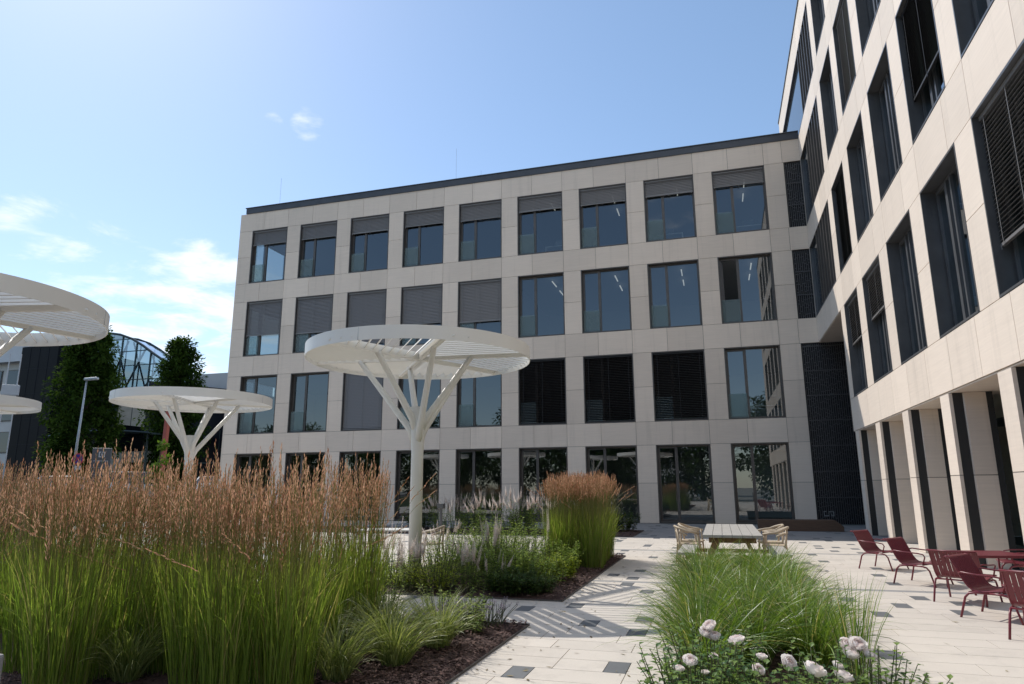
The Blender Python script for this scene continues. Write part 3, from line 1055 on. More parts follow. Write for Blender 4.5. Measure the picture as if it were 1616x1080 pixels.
def make_parasol(loc, label):
    root = empty('shade_canopy', loc, 0, label, 'shade canopy', 'white steel tree shades with round louvred roofs')
    b = MB()
    b.tube([(0, 0, 0), (0, 0, 2.2), (0, 0, 2.55), (0, 0, 3.06)], [.118, .112, .130, .150], 28)
    b.tube([(0, 0, 0.0), (0, 0, 0.025)], .20, 28)
    b.build('pole', WHITE, root, tint=False, smooth=True)
    b = MB()
    for k in range(8):
        a = k * PI / 4
        b.tube([(.165 * math.cos(a), .165 * math.sin(a), .02), (.165 * math.cos(a), .165 * math.sin(a), .055)], .014, 6)
    b.build('anchor_bolts', GALV, root, tint=False)
    for k in range(6):
        a = SPOKE0 + k * PI / 3
        d = Vector((math.cos(a), math.sin(a), 0))
        low = 2.42 if k % 2 else 2.62
        rad = 1.22 if k % 2 else 1.02
        b = MB()
        b.tube([d * 0.05 + Vector((0, 0, low)), d * 0.15 + Vector((0, 0, low + 0.22)), d * rad + Vector((0, 0, PH + 0.06))], [.075, .066, .050], 12)
        b.build('branch', WHITE, root, smooth=True, tint=False)
        b = MB()
        b.beam(d * 0.0 + Vector((0, 0, PH + 0.105)), d * (PR - 0.012) + Vector((0, 0, PH + 0.105)), 0.07, 0.15)
        b.build('beam', WHITE, root, tint=False)
    b = MB()
    n = 96
    for r_, flip in ((PR, False), (PR - 0.012, True)):
        ring = [[b.vert((r_ * math.cos(2 * PI * j / n), r_ * math.sin(2 * PI * j / n), z)) for j in range(n)] for z in (PH, PH + PT)]
        for j in range(n):
            q = (ring[0][j], ring[0][(j + 1) % n], ring[1][(j + 1) % n], ring[1][j])
            b.face(q[::-1] if flip else q)
        if not flip:
            keep = ring
    for z in (PH, PH + PT):
        ra_ = [[b.vert((r_ * math.cos(2 * PI * j / n), r_ * math.sin(2 * PI * j / n), z)) for j in range(n)] for r_ in (PR, PR - 0.012)]
        for j in range(n):
            q = (ra_[0][j], ra_[1][j], ra_[1][(j + 1) % n], ra_[0][(j + 1) % n])
            b.face(q if z == PH else q[::-1])
    for k in range(3):                                   # butt joints of the rolled rim
        a = SPOKE0 + .35 + k * 2 * PI / 3
        d = Vector((math.cos(a), math.sin(a), 0))
        b.obox(d * (PR + .0015) + Vector((0, 0, PH + PT / 2)), Vector((-d.y, d.x, 0)) * .0035, d * .0015, (0, 0, PT / 2 - .003), 1)
    o = b.build('rim', [WHITE, GALV], root, tint=False)
    for p in o.data.polygons:
        p.use_smooth = abs(p.normal.z) < 0.5
    for k in range(6):
        a1 = SPOKE0 + (k + 1) * PI / 3                       # slats run parallel to this spoke
        d = Vector((math.cos(a1), math.sin(a1), 0))
        nn = Vector((math.sin(a1), -math.cos(a1), 0))
        b = MB()
        s_ = 0.12
        while s_ < PR * math.sin(PI / 3) - 0.03:
            t0 = s_ / math.tan(PI / 3) + 0.05
            t1 = math.sqrt(PR * PR - s_ * s_) - 0.03
            if t1 - t0 > 0.05:
                c = nn * s_ + d * (t0 + t1) / 2 + Vector((0, 0, PH + 0.125))
                tl = R(LTILT)
                ax = nn * math.cos(tl) + Vector((0, 0, 1)) * math.sin(tl)
                az = -nn * math.sin(tl) + Vector((0, 0, 1)) * math.cos(tl)
                b.obox(c, d * (t1 - t0) / 2, ax * 0.074, az * 0.006)
            s_ += 0.162
        b.build('louvre_panel', WHITE, root, tint=False)
    return root


LTILT = -52
par = make_parasol((20.45, -20.50, 0), 'white steel tree shade on a tall pole before the shaded wing, nearest the middle')
copy_tree(par, (11.5, -16.27, 0), R(-19), 'white steel tree shade at mid left, standing in reed grass beside the shaded wing corner')
copy_tree(par, (15.5, -25.85, 0), R(8), 'largest and nearest white shade roof, cut off by the upper left edge')
copy_tree(par, (4.75, -18.2, 0), R(30), 'small distant white shade roof cut off by the left edge, under the large one')

# ------------------------------------------------------------------ red lounge chairs and low tables


def profile_curve():
    pts = [(0.33, 0.345), (0.25, 0.352), (0.10, 0.335), (-0.06, 0.315), (-0.15, 0.325), (-0.21, 0.375), (-0.26, 0.46), (-0.315, 0.58), (-0.36, 0.675), (-0.39, 0.70), (-0.425, 0.695)]
    out = []
    for i in range(len(pts) - 1):
        p0 = Vector(pts[max(i - 1, 0)])
        p1 = Vector(pts[i])
        p2 = Vector(pts[i + 1])
        p3 = Vector(pts[min(i + 2, len(pts) - 1)])
        for j in range(3):
            t = j / 3
            out.append(0.5 * ((2 * p1) + (p2 - p0) * t + (2 * p0 - 5 * p1 + 4 * p2 - p3) * t * t + (3 * p1 - p0 - 3 * p2 + p3) * t ** 3))
    out.append(Vector(pts[-1]))
    return out


def make_lounge(loc, heading, label):
    t = empty('lounge_chair', loc, heading, label, 'lounge chair', 'wine red metal lounge chairs on the terrace')
    pc = profile_curve()
    b = MB()
    ns, wd = 10, 0.56
    for i in range(ns):
        y0 = -wd / 2 + wd * i / ns + 0.0035
        y1 = -wd / 2 + wd * (i + 1) / ns - 0.0035
        rows = []
        for j, p in enumerate(pc):
            d = (pc[min(j + 1, len(pc) - 1)] - pc[max(j - 1, 0)]).normalized()
            nv = Vector((-d.y, d.x)) * 0.004
            rows.append([b.vert((p.x + nv.x, y0, p.y + nv.y)), b.vert((p.x + nv.x, y1, p.y + nv.y)), b.vert((p.x - nv.x, y1, p.y - nv.y)), b.vert((p.x - nv.x, y0, p.y - nv.y))])
        for a, c in zip(rows, rows[1:]):
            for q in range(4):
                b.face((a[q], a[(q + 1) % 4], c[(q + 1) % 4], c[q]))
        b.face(rows[0][::-1])
        b.face(rows[-1])
    b.build('slatted_seat', REDM, t, tint=False)
    b = MB()
    for y in (-0.287, 0.287):
        b.tube([(p.x, y, p.y) for p in pc[::2] + [pc[-1]]], 0.011, 7)
    b.tube([(-0.425, -0.287, 0.695), (-0.425, 0.287, 0.695)], 0.011, 7)
    b.tube([(0.33, -0.287, 0.345), (0.33, 0.287, 0.345)], 0.011, 7)
    b.tube([(0.16, -0.287, 0.325), (0.16, 0.287, 0.325)], 0.011, 7)
    b.tube([(-0.2, -0.287, 0.30), (-0.2, 0.287, 0.30)], 0.011, 7)
    b.build('frame', REDM, t, smooth=True, tint=False)
    for s_ in (-1, 1):
        y = s_ * 0.30
        b = MB()
        b.tube([(0.02, y * .97, 0.305), (-0.13, y * .98, 0.303), (-0.20, y, 0.288), (-0.245, y, 0.24), (-0.285, y * 1.03, 0.10), (-0.315, y * 1.05, 0.0)], 0.0135, 8)
        b.build('leg', REDM, t, smooth=True, tint=False)
        b = MB()
        b.tube([(0.02, y * .97, 0.305), (0.15, y * .98, 0.303), (0.215, y, 0.288), (0.255, y, 0.24), (0.295, y * 1.03, 0.10), (0.325, y * 1.05, 0.0)], 0.0135, 8)
        b.build('leg', REDM, t, smooth=True, tint=False)
        b = MB()
        b.tube([(-0.285, y * .97, 0.52), (-0.25, y * 1.08, 0.53), (-0.10, y * 1.12, 0.515), (0.12, y * 1.12, 0.505), (0.20, y * 1.1, 0.49), (0.215, y * 1.05, 0.45), (0.17, y, 0.345)], 0.0105, 7)
        b.build('armrest', REDM, t, smooth=True, tint=False)
    return t


ch = make_lounge((28.76, -16.97, 0), R(-37), 'wine red slatted lounge chair farthest from the camera, on the terrace by the arcade')
for x, y, h, lb in ((28.90, -19.15, -37, 'wine red slatted lounge chair, second farthest of the row, showing the front of its backrest'),
                    (28.99, -21.0, 57, 'wine red lounge chair mid-row, seen from behind, facing the farther low table'),
                    (28.97, -22.24, -37, 'wine red lounge chair, second nearest of the row, facing the nearer low table'),
                    (29.03, -23.5, 57, 'nearest wine red lounge chair, seen from behind and cut off by the right edge'),
                    (30.5, -18.75, 170, 'wine red lounge chair standing close to the arcade piers at the far right')):
    copy_tree(ch, (x, y, 0), R(h), lb)


def make_lowtable(loc, rz, label):
    t = empty('low_table', loc, rz, label, 'low table', 'wine red low tables on the terrace')
    b = MB()
    ns = 9
    for i in range(ns):
        y0 = -0.42 + 0.84 * i / ns + 0.003
        b.box((-0.42, y0, 0.545), (0.42, y0 + 0.84 / ns - 0.006, 0.56))
    b.build('table_top', REDM, t, tint=False)
    b = MB()
    for s_ in (-1, 1):
        b.box((-0.43, s_ * 0.43 - 0.012, 0.525), (0.43, s_ * 0.43 + 0.012, 0.562))
        b.box((s_ * 0.432 - 0.012, -0.417, 0.526), (s_ * 0.432 + 0.012, 0.417, 0.563))
    b.build('frame', REDM, t, tint=False)
    for sx in (-1, 1):
        for sy in (-1, 1):
            b = MB()
            b.tube([(sx * 0.40, sy * 0.40, 0.54), (sx * 0.40, sy * 0.40, 0.0)], 0.016, 8)
            b.build('leg', REDM, t, smooth=True, tint=False)
    return t


lt = make_lowtable((29.62, -19.85, 0), R(10), 'wine red low square table between the farther lounge chairs')
copy_tree(lt, (29.68, -22.72, 0), R(10), 'wine red low square table nearer the camera, cut off by the right edge')


# ------------------------------------------------------------------ picnic tables and bent-wood chairs
def make_picnic(loc, rz, label, L=3.9):
    t = empty('picnic_table', loc, rz, label, 'picnic table', 'long grey picnic tables')
    b = MB()
    n = 6
    for i in range(n):
        x0 = -0.5 + i / n + 0.004
        b.box((x0, -L / 2, 0.70), (x0 + 1 / n - 0.008, L / 2, 0.745))
    b.build('table_top', WOODG, t, tint=False)
    for s_ in (-1, 1):
        b = MB()
        for k in range(2):
            x0 = s_ * 0.79 - 0.15 + k * 0.152
            b.box((x0, -L / 2 - 0.05, 0.40), (x0 + 0.146, -L / 2 + 1.75, 0.445))
        b.build('bench_seat', WOODG, t, tint=False)
    for yy in (-L / 2 + 0.25, L / 2 - 0.35):
        for s_ in (-1, 1):
            b = MB()
            b.beam((s_ * 0.22, yy, 0.68), (s_ * 0.52, yy, 0.0), 0.07, 0.14, upv=(0, 1, 0))
            b.build('leg', WOODB, t, tint=False)
        b = MB()
        b.box((-0.40, yy - 0.036, 0.60), (0.40, yy + 0.036, 0.695))
        b.build('cross_beam', WOODB, t, tint=False)
    for yy in (-L / 2 + 0.2, -L / 2 + 1.5):
        for s_ in (-1, 1):
            b = MB()
            b.beam((s_ * 0.78, yy, 0.40), (s_ * 0.92, yy, 0.0), 0.05, 0.07, upv=(0, 1, 0))
            b.build('bench_leg', WOODB, t, tint=False)
        b = MB()
        b.box((-0.78, yy - 0.03, 0.33), (0.78, yy + 0.03, 0.398))
        b.build('bench_beam', WOODB, t, tint=False)
    return t


def make_armchair(loc, rz, label):
    t = empty('armchair', loc, rz, label, 'armchair', 'bent pale timber armchairs at the picnic table')
    b = MB()                                              # faces +x
    b.tube([(0.20, -0.27, 0.64), (0.05, -0.29, 0.67)] + [(-0.05 - 0.22 * math.sin(PI * k / 10), -0.29 * math.cos(PI * k / 10), 0.68 + 0.09 * math.sin(PI * k / 10)) for k in range(0, 11)] + [(0.05, 0.29, 0.67), (0.20, 0.27, 0.64)], 0.024, 9)
    b.tube([(-0.05 - 0.20 * math.sin(PI * k / 10), -0.26 * math.cos(PI * k / 10), 0.60 + 0.07 * math.sin(PI * k / 10)) for k in range(0, 11)], 0.018, 8)
    b.build('backrest', WOODP, t, smooth=True, tint=False)
    b = MB()
    b.box((-0.22, -0.23, 0.40), (0.24, 0.23, 0.435))
    b.build('seat', WOODP, t, bevel=0.012, tint=False)
    for sx, sy in ((1, 1), (1, -1), (-1, 1), (-1, -1)):
        b = MB()
        if sx > 0:
            b.tube([(0.16, sy * 0.27, 0.645), (0.19, sy * 0.24, 0.42), (0.22, sy * 0.25, 0)], [.020, .022, .015], 8)
        else:
            b.tube([(-0.24, sy * 0.13, 0.74), (-0.20, sy * 0.22, 0.42), (-0.25, sy * 0.24, 0)], [.020, .022, .015], 8)
        b.build('leg', WOODP, t, smooth=True, tint=False)
    return t


pt = make_picnic((25.97, -17.55, 0), 0, 'long grey picnic table with brown timber legs on the paved terrace behind the green grass')
ac = make_armchair((25.12, -17.15, 0), R(8), 'pale bent-timber armchair at the left side of the long table, nearer the camera')
copy_tree(ac, (25.16, -16.30, 0), R(-6), 'pale bent-timber armchair at the left side of the long table, farther back')
copy_tree(ac, (26.80, -17.20, 0), R(174), 'pale bent-timber armchair at the right side of the long table, nearer the camera')
copy_tree(ac, (26.78, -16.30, 0), R(187), 'pale bent-timber armchair at the right side of the long table, farther back')


def make_bistro(loc, label):
    t = empty('garden_table', loc, R(12), label, 'table')
    b = MB()
    for i in range(8):
        b.box((-.6, -.38 + i * .095, .71), (.6, -.38 + i * .095 + .088, .735))
    b.build('table_top', WHITE, t, tint=False)
    for sx in (-1, 1):
        for sy in (-1, 1):
            b = MB()
            b.tube([(sx * .5, sy * .3, .71), (sx * .54, sy * .34, 0)], .016, 8)
            b.build('leg', BRONZE, t, tint=False)
    return t


make_bistro((19.15, -18.9, 0), 'pale slatted garden table half hidden by reed grass beside the central white pole')
copy_tree(ac, (18.45, -18.6, 0), R(10), 'pale bent-timber armchair half hidden behind reed grass, left of the small garden table', 'bent pale timber armchairs at the garden table')
copy_tree(ac, (19.85, -18.35, 0), R(192), 'pale bent-timber armchair beside the central white pole, right of the small garden table', 'bent pale timber armchairs at the garden table')


# ------------------------------------------------------------------ vegetation builders
def blade(mb, base, az, L, th0, th1, w, segs, q, rnd, mi=0, tipd=None, power=1.4):
    d = Vector((math.cos(az), math.sin(az), 0))
    tw = rnd.uniform(-.9, .9)
    sd0 = Vector((-math.sin(az), math.cos(az), 0))
    p = Vector(base)
    prev = None
    td = rnd.random() if tipd is None else tipd
    for i in range(segs + 1):
        t = i / segs
        th = th0 + (th1 - th0) * t ** power
        dirv = d * math.sin(th) + Vector((0, 0, 1)) * math.cos(th)
        nrm = dirv.cross(sd0)
        sd = sd0 * math.cos(tw) + nrm * math.sin(tw)
        ww = w * (0.75 + 0.5 * t) * (1 - t ** 3) if t < 1 else 0
        if i < segs:
            cur = [mb.vert(p - sd * ww / 2, (q, t, td)), mb.vert(p + sd * ww / 2, (q, t, td))]
        else:
            cur = [mb.vert(p, (q, 1, td))]
        if prev:
            if len(cur) == 2:
                mb.face((prev[0], prev[1], cur[1], cur[0]), mi)
            else:
                mb.face((prev[0], prev[1], cur[0]), mi)
        prev = cur
        p = p + dirv * (L / segs)
    return p


def reed_variant(seed, nb=380, ns=92, H=1.75, sp=0.20, sd_=.085, pmin=.24, pmax=.42, mean=.90):
    rnd = random.Random(seed)
    b = MB()
    for i in range(nb):
        r_ = sp * math.sqrt(rnd.random())
        a = rnd.random() * 2 * PI
        az = a + rnd.gauss(0, .7)
        L = rnd.uniform(.55, 1.25) * H / 1.75
        th0 = rnd.uniform(0.0, .13) + r_ * .30
        th1 = th0 + abs(rnd.gauss(.12, .22)) + (1.2 if rnd.random() < .06 else 0)
        blade(b, (r_ * math.cos(a), r_ * math.sin(a), 0.02), az, L, th0, th1, rnd.uniform(.005, .0095), 5, rnd.random(), rnd, 0, rnd.random() ** 2)
    f = b.build('feather_reed_grass', REED, smooth=True)
    b = MB()
    s = MB()
    for i in range(ns):
        r_ = sp * .9 * math.sqrt(rnd.random())
        a = rnd.random() * 2 * PI
        az = a + rnd.gauss(0, .5)
        L = H * min(rnd.gauss(mean, sd_), 1.12)
        th0 = rnd.uniform(0, .06) + r_ * .22
        th1 = th0 + rnd.uniform(-.02, .08)
        if rnd.random() < .07:
            th1 += rnd.uniform(.4, 1.3)
        d = Vector((math.cos(az), math.sin(az), 0))
        p = Vector((r_ * math.cos(a), r_ * math.sin(a), 0.02))
        pts = []
        seg = 6
        for j in range(seg + 1):
            th = th0 + (th1 - th0) * (j / seg) ** 1.5
            pts.append(p.copy())
            p = p + (d * math.sin(th) + Vector((0, 0, math.cos(th)))) * (L / seg)
        s.tube(pts, 0.0019, 3, 0, False, (rnd.random(), .5, .5))
        # plume: short spikelets pressed along the last part of the stalk
        dirv = (pts[-1] - pts[-2]).normalized()
        pl = rnd.uniform(pmin, pmax)
        q = rnd.random()
        for j in range(13):
            t = j / 12
            c = pts[-1] - dirv * pl * (1 - t)
            aa = rnd.random() * 2 * PI
            out = Vector((math.cos(aa), math.sin(aa), 0))
            wv = .0165 * math.sin(PI * min(1, .12 + t * .88)) + .004
            tip = c + dirv * rnd.uniform(.035, .06) + out * wv * rnd.uniform(.5, 1.2)
            sd = dirv.cross(out).normalized() * rnd.uniform(.0035, .006)
            mid = (c + tip) / 2 + out * .003
            b.poly([c, mid + sd, tip, mid - sd], 0, (min(1, max(0, q + rnd.uniform(-.2, .2))), t, .5))
    st = s.build('stalks', STALK, f)
    pl_ = b.build('plumes', PLUME, f)
    return f


def clump_variant(name, seed, nb, Lr, th1r, w, sp, mat, segs=6, th0r=(0.05, .5), power=1.3):
    rnd = random.Random(seed)
    b = MB()
    for i in range(nb):
        r_ = sp * math.sqrt(rnd.random())
        a = rnd.random() * 2 * PI
        az = a + rnd.gauss(0, .6)
        L = rnd.uniform(*Lr)
        th0 = rnd.uniform(*th0r) * (0.4 + r_ / sp * .6)
        th1 = th0 + rnd.uniform(*th1r)
        blade(b, (r_ * math.cos(a), r_ * math.sin(a), 0.02), az, L, th0, th1, rnd.uniform(w * .6, w * 1.2), segs, rnd.random(), rnd, 0, rnd.random() ** 2, power)
    return b.build(name, mat, smooth=True)


def leafq(b, p, d, n, L, w, q, mi=0):
    """folded leaf with a pointed tip"""
    d = d.normalized()
    s_ = d.cross(n)
    if s_.length < 1e-4:
        s_ = d.cross(Vector((.3, .2, 1)))
    s_.normalize()
    u = s_.cross(d)
    t = (q, .5, .5)
    i0 = b.vert(p, t)
    i1 = b.vert(p + d * L * .45 + s_ * w / 2 + u * w * .12, t)
    i2 = b.vert(p + d * L - u * L * .12, t)
    i3 = b.vert(p + d * L * .45 - s_ * w / 2 + u * w * .12, t)
    i4 = b.vert(p + d * L * .5, t)
    b.face((i0, i1, i4), mi)
    b.face((i1, i2, i4), mi)
    b.face((i0, i4, i3), mi)
    b.face((i4, i2, i3), mi)


def leafy(name, seed, ns, H, spread, leafL, leafW, mat, parent=None, perstem=16, droop=.2, spike=None, spikelen=0.2, nspk=1.0, spr=.026, lean=.5, sname='flower_spike', branch=0):
    rnd = random.Random(seed)
    b = MB()
    sm = MB()
    spk = []
    for i in range(ns):
        a = rnd.random() * 2 * PI
        r_ = spread * .35 * math.sqrt(rnd.random())
        p = Vector((r_ * math.cos(a), r_ * math.sin(a), 0.01))
        az = a + rnd.gauss(0, .5)
        tilt = rnd.uniform(0, lean)
        h = H * rnd.uniform(.65, 1.0)
        pts = []
        for j in range(6):
            t = j / 5
            pts.append(p + Vector((math.cos(az), math.sin(az), 0)) * (math.sin(tilt) * h * t ** 1.3) + Vector((0, 0, h * math.cos(tilt) * t)))
        sm.tube(pts, [.005, .0045, .004, .0035, .003, .002], 4, 0, False)
        for j in range(perstem):
            t = .12 + .88 * (j + rnd.random()) / perstem
            k = min(int(t * 5), 4)
            q = pts[k].lerp(pts[k + 1], min(1, t * 5 - k))
            aa = j * 2.4 + rnd.random()
            e = rnd.uniform(-droop, .6)
            d = Vector((math.cos(aa) * math.cos(e), math.sin(aa) * math.cos(e), math.sin(e)))
            s_ = rnd.uniform(.65, 1.15) * (1.1 - .45 * t)
            leafq(b, q, d, Vector((0, 0, 1)), leafL * s_, leafW * s_, rnd.random())
        if spike and rnd.random() < nspk:
            spk.append((pts[-1], (pts[-1] - pts[-2]).normalized()))
    f = b.build(name, mat, parent)
    sm.build('stems', STEM, f)
    for p, d in spk:
        s = MB()
        nsub = rnd.choice((1, 3, 4)) if branch else 1
        for kk in range(nsub):
            dd = d if kk == 0 else (d + Vector((rnd.uniform(-.35, .35), rnd.uniform(-.35, .35), .1))).normalized()
            L = spikelen * (rnd.uniform(.85, 1.25) if kk == 0 else rnd.uniform(.45, .7))
            base = p - dd * .02
            nfl = int(L / .0045)
            q0 = rnd.random()
            for j in range(nfl):
                t = j / nfl
                c = base + dd * L * t
                rr__ = spr * (1 - t) ** .75 + .003
                aa = j * 2.4
                sx = dd.cross(Vector((0.2, .1, 1)))
                if sx.length < .05:
                    sx = Vector((1, 0, 0))
                sx.normalize()
                sy = dd.cross(sx)
                out = sx * math.cos(aa) + sy * math.sin(aa)
                tip = c + out * rr__ + dd * .006
                sd = dd.cross(out) * (.004 + .005 * (1 - t)) * spr / .02
                s.poly([c, c.lerp(tip, .6) + sd, tip, c.lerp(tip, .6) - sd], 0, (min(1, max(0, q0 + rnd.uniform(-.3, .3))), t, .5))
        s.build(sname, spike, f)
    return f


# ---- tall feather reed grass
reedv = [reed_variant(100 + k, H=1.78) for k in range(5)]
reedg = [reed_variant(140 + k, nb=520, ns=95, H=1.72, sd_=.05, pmin=.18, pmax=.28, mean=.95) for k in range(2)]
used = set()
rg = random.Random(21)


def place(v, i, loc, rz, scale, label, cat, group):
    src = v[i]
    if i not in used.__class__() and id(src) not in used:
        used.add(id(src))
        o = src
        o.location = loc
        o.rotation_euler = (0, 0, rz)
        o.scale = scale
        tag(o, label, cat, group)
    else:
        o = copy_tree(src, loc, rz, None, group, scale=scale)
        tag(o, label, cat, group)
    return o


cnt = 0


def reed_at(x, y, hs, label, group, v=None):
    global cnt
    s_ = hs * rg.uniform(.95, 1.06)
    v = v or reedv
    place(v, cnt % len(v), (x, y, 0.02), rg.random() * 6.28, (rg.uniform(.95, 1.2), rg.uniform(.95, 1.2), s_), label, 'reed clump', group)
    cnt += 1


FRONT = []
for row, yy in enumerate((-27.4, -26.4, -25.6, -24.8)):
    xr = (22.6, 22.2, 22.2, 21.8)[row]
    while xr > 14.6 + 1.5 * (3 - row):
        FRONT.append((xr, yy))
        xr -= 0.84
FRONT += [(21.35, -26.95), (20.45, -26.9), (22.0, -26.75), (19.9, -26.85), (21.0, -27.75), (22.05, -27.55)]
for x, y in FRONT:
    reed_at(x + rg.uniform(-.17, .17), y + rg.uniform(-.15, .15), rg.choice((.84, .91, .96, 1.01)), 'tall feather reed grass clump with rusty plumes in the left front bed', 'feather reed grasses in the left front bed')
for i in range(26):
    x, y = 3.0 + (i % 9) * .92 + rg.uniform(-.2, .2), -22.0 + (i // 9) * 1.5 + rg.uniform(-.3, .3)
    reed_at(x, y, .98, 'tall feather reed grass clump behind the front bed, around the farther white shades', 'feather reed grasses in the farther left bed')
for i in range(15):
    x, y = 22.6 + (i % 3) * .34 + rg.uniform(-.08, .08), -18.55 + (i // 3) * .56 + rg.uniform(-.1, .1)
    reed_at(x, y, 1.0, 'feather reed grass clump in the dense rusty topped block beside the paved path', 'feather reed grasses in the block by the path', reedg)

# ---- green fountain grass in the right bed
fv = [clump_variant('fountain_grass', 300 + k, 400, (.45, 1.15), (.5, 2.2), .0100, .15, FOUNT, 8, (0.02, .55), 1.25) for k in range(5)]
rg2 = random.Random(5)
i = 0
for col_, x in enumerate((25.58, 26.02, 26.46)):
    for row in range(12):
        y = -20.4 - row * .51 + rg2.uniform(-.08, .08)
        if col_ == 2 and row > 10 or (col_ == 1 and row == 11):
            continue
        place(fv, i % 5, (x + rg2.uniform(-.08, .08), y, .02), rg2.random() * 6.28, (rg2.uniform(.8, .98),) * 2 + (rg2.uniform(.66, .8),),
              'arching green fountain grass tuft in the bed between path and lounge chairs', 'reed clump', 'fountain grasses in the right bed')
        i += 1
tv = clump_variant('upright_grass', 330, 90, (.6, .95), (.15, .8), .008, .10, FOUNT, 6, (0.0, .3), 1.6)  # a loose ornamental grass tuft with fountain grass blades
used.add(id(tv))
tv.location = (26.72, -26.15, .02)
tag(tv, 'loose upright grass tuft at the right edge of the bed, beside the roses', 'reed clump')

# ---- variegated sedge at the near corner of the front bed
sv = [clump_variant('variegated_sedge', 350 + k, 330, (.34, .70), (.7, 1.9), .0085, .10, SEDGE, 7, (.05, .7), 1.3) for k in range(3)]
for j, (x, y, lb) in enumerate(((23.1, -25.72, 'pale striped sedge tuft nearest the corner of the left front bed'), (22.75, -26.15, 'pale striped sedge tuft between reed grass and path, second from the bed corner'),
                               (22.35, -25.6, 'pale striped sedge tuft behind the two at the path edge'), 
                               (20.75, -26.85, 'pale striped sedge tuft at the foot of the left front reed clumps'), (22.0, -26.3, 'pale striped sedge tuft squeezed between two front reed clumps'), (23.0, -26.45, 'pale striped sedge tuft at the very bottom edge beside the path'),  (21.1, -27.45, 'pale striped sedge tuft at the bottom edge, left of centre'),  (22.75, -27.0, 'pale striped sedge tuft at the bottom edge right of the last front reed clump'))):
    place(sv, j % 3, (x, y, .02), j * 1.7, (1.05, 1.05, 1.0), lb, 'sedge', 'striped sedges in the left front bed')

# ---- perennials and shrubs
GRP = 'perennials in the middle bed'


def veg(o, loc, label, cat, group=None, rz=0.0, sc=1.0):
    o.location = loc
    o.rotation_euler = (0, 0, rz)
    o.scale = (sc,) * 3
    tag(o, label, cat, group)
    return o


veg(leafy('speedwell', 401, 22, .62, .3, .075, .022, SHRUB, spike=SPIKE, spikelen=.26, nspk=.8, perstem=18, branch=1, lean=.28), (21.2, -22.3, .03), 'low plant with pale pinkish flower spikes at the foot of the central white pole', 'flowering perennial')
veg(leafy('speedwell', 402, 22, .58, .3, .075, .022, SHRUB, spike=SPIKE, spikelen=.26, nspk=.8, perstem=18, branch=1, lean=.28), (22.1, -22.2, .03), 'low plant with pale pinkish flower spikes right of the lime green fern', 'flowering perennial')
veg(leafy('speedwell', 403, 22, .85, .3, .08, .022, SHRUB, spike=SPIKE, spikelen=.30, nspk=.9, perstem=20, branch=1, lean=.28), (22.1, -21.0, .03), 'taller plant with pale pinkish flower spikes in the middle of the planted bed', 'flowering perennial')
veg(leafy('speedwell', 404, 20, .92, .3, .08, .022, SHRUB, spike=SPIKE, spikelen=.30, nspk=.9, perstem=18, branch=1, lean=.28), (21.2, -25.0, .03), 'pale flower spikes rising through the front reed grass', 'flowering perennial')
veg(leafy('speedwell', 405, 20, .90, .3, .08, .022, SHRUB, spike=SPIKE, spikelen=.30, nspk=.9, perstem=18, branch=1, lean=.28), (21.95, -24.55, .03), 'pale flower spikes at the right end of the front reed grass', 'flowering perennial')
veg(leafy('foxglove', 406, 5, .95, .25, .10, .035, SHRUBY, spike=SPIKEC, spikelen=.42, nspk=1, perstem=12, lean=.12), (22.85, -20.0, .03), 'single upright pale flower spire in front of the reed block', 'flowering perennial')
veg(leafy('lime_spurge', 410, 60, .38, .6, .07, .022, SHRUBY, perstem=18, lean=.8), (21.55, -22.15, .03), 'lime green feathery cushion plant right of the central white pole', 'shrub', sc=1.5)
veg(leafy('lime_spurge', 411, 50, .34, .6, .07, .022, SHRUBY, perstem=18, lean=.8), (20.95, -21.95, .03), 'lime green feathery cushion plant left of the central white pole', 'shrub', sc=1.35)
for j, (x, y, h, s_, sd) in enumerate(((22.7, -21.9, .45, .9, 420), (23.0, -21.2, .55, .9, 421), (22.5, -20.6, .7, .9, 422), (21.7, -20.2, .9, .9, 423), (22.3, -19.6, .85, .9, 424), (21.1, -19.3, 1.0, .9, 425), (23.1, -20.5, .5, .7, 426), (22.0, -18.7, .9, .9, 427), (21.0, -18.0, .95, .9, 428), (23.15, -22.1, .32, .7, 429))):
    lb = ['low dark green cushion at the near corner of the middle bed', 'bushy green perennial on the path side of the middle bed', 'bushy green perennial behind the pale flower spikes', 'tall leafy shrub right of the central white pole',
          'leafy green shrub left of the reed block', 'tall leafy shrub standing behind the central white pole', 'small yellowish leaved plant below the flower spire', 'leafy shrub against the left side of the reed block', 'leafy shrub at the back of the middle bed', 'smallest green cushion at the tip of the middle bed'][j]
    veg(leafy('shrub', sd, 34, h, s_, .085 if j != 6 else .11, .04 if j != 6 else .07, SHRUBY if j == 6 else (SHRUBD if j in (0, 9) else (SHRUBM if j % 2 else SHRUB)), perstem=26, lean=.65), (x, y, .03), lb, 'shrub', rz=j)
for j, (x, y, h, mt, lb) in enumerate(((22.75, -22.05, .36, SHRUBD, 'low dark cushion beside the lime plant at the front of the middle bed'), (22.6, -21.2, .72, SHRUB, 'dense leafy perennial halfway along the middle bed'),
                                      (21.5, -20.7, .8, SHRUB, 'dense leafy perennial right behind the lime cushion'), (22.0, -19.9, 1.0, SHRUB, 'upright leafy perennial between the tall shrub and the reed block'),
                                      (21.4, -18.7, 1.0, SHRUB, 'leafy perennial behind the central pole, below the cream plumes'), (22.9, -19.4, .6, SHRUB, 'leafy perennial at the left foot of the reed block'))):
    veg(leafy('shrub', 700 + j, 46, h, 1.05, .11, .046, SHRUBM if mt is SHRUB else mt, perstem=30, lean=.7), (x, y, .03), lb, 'shrub', rz=j * .7)
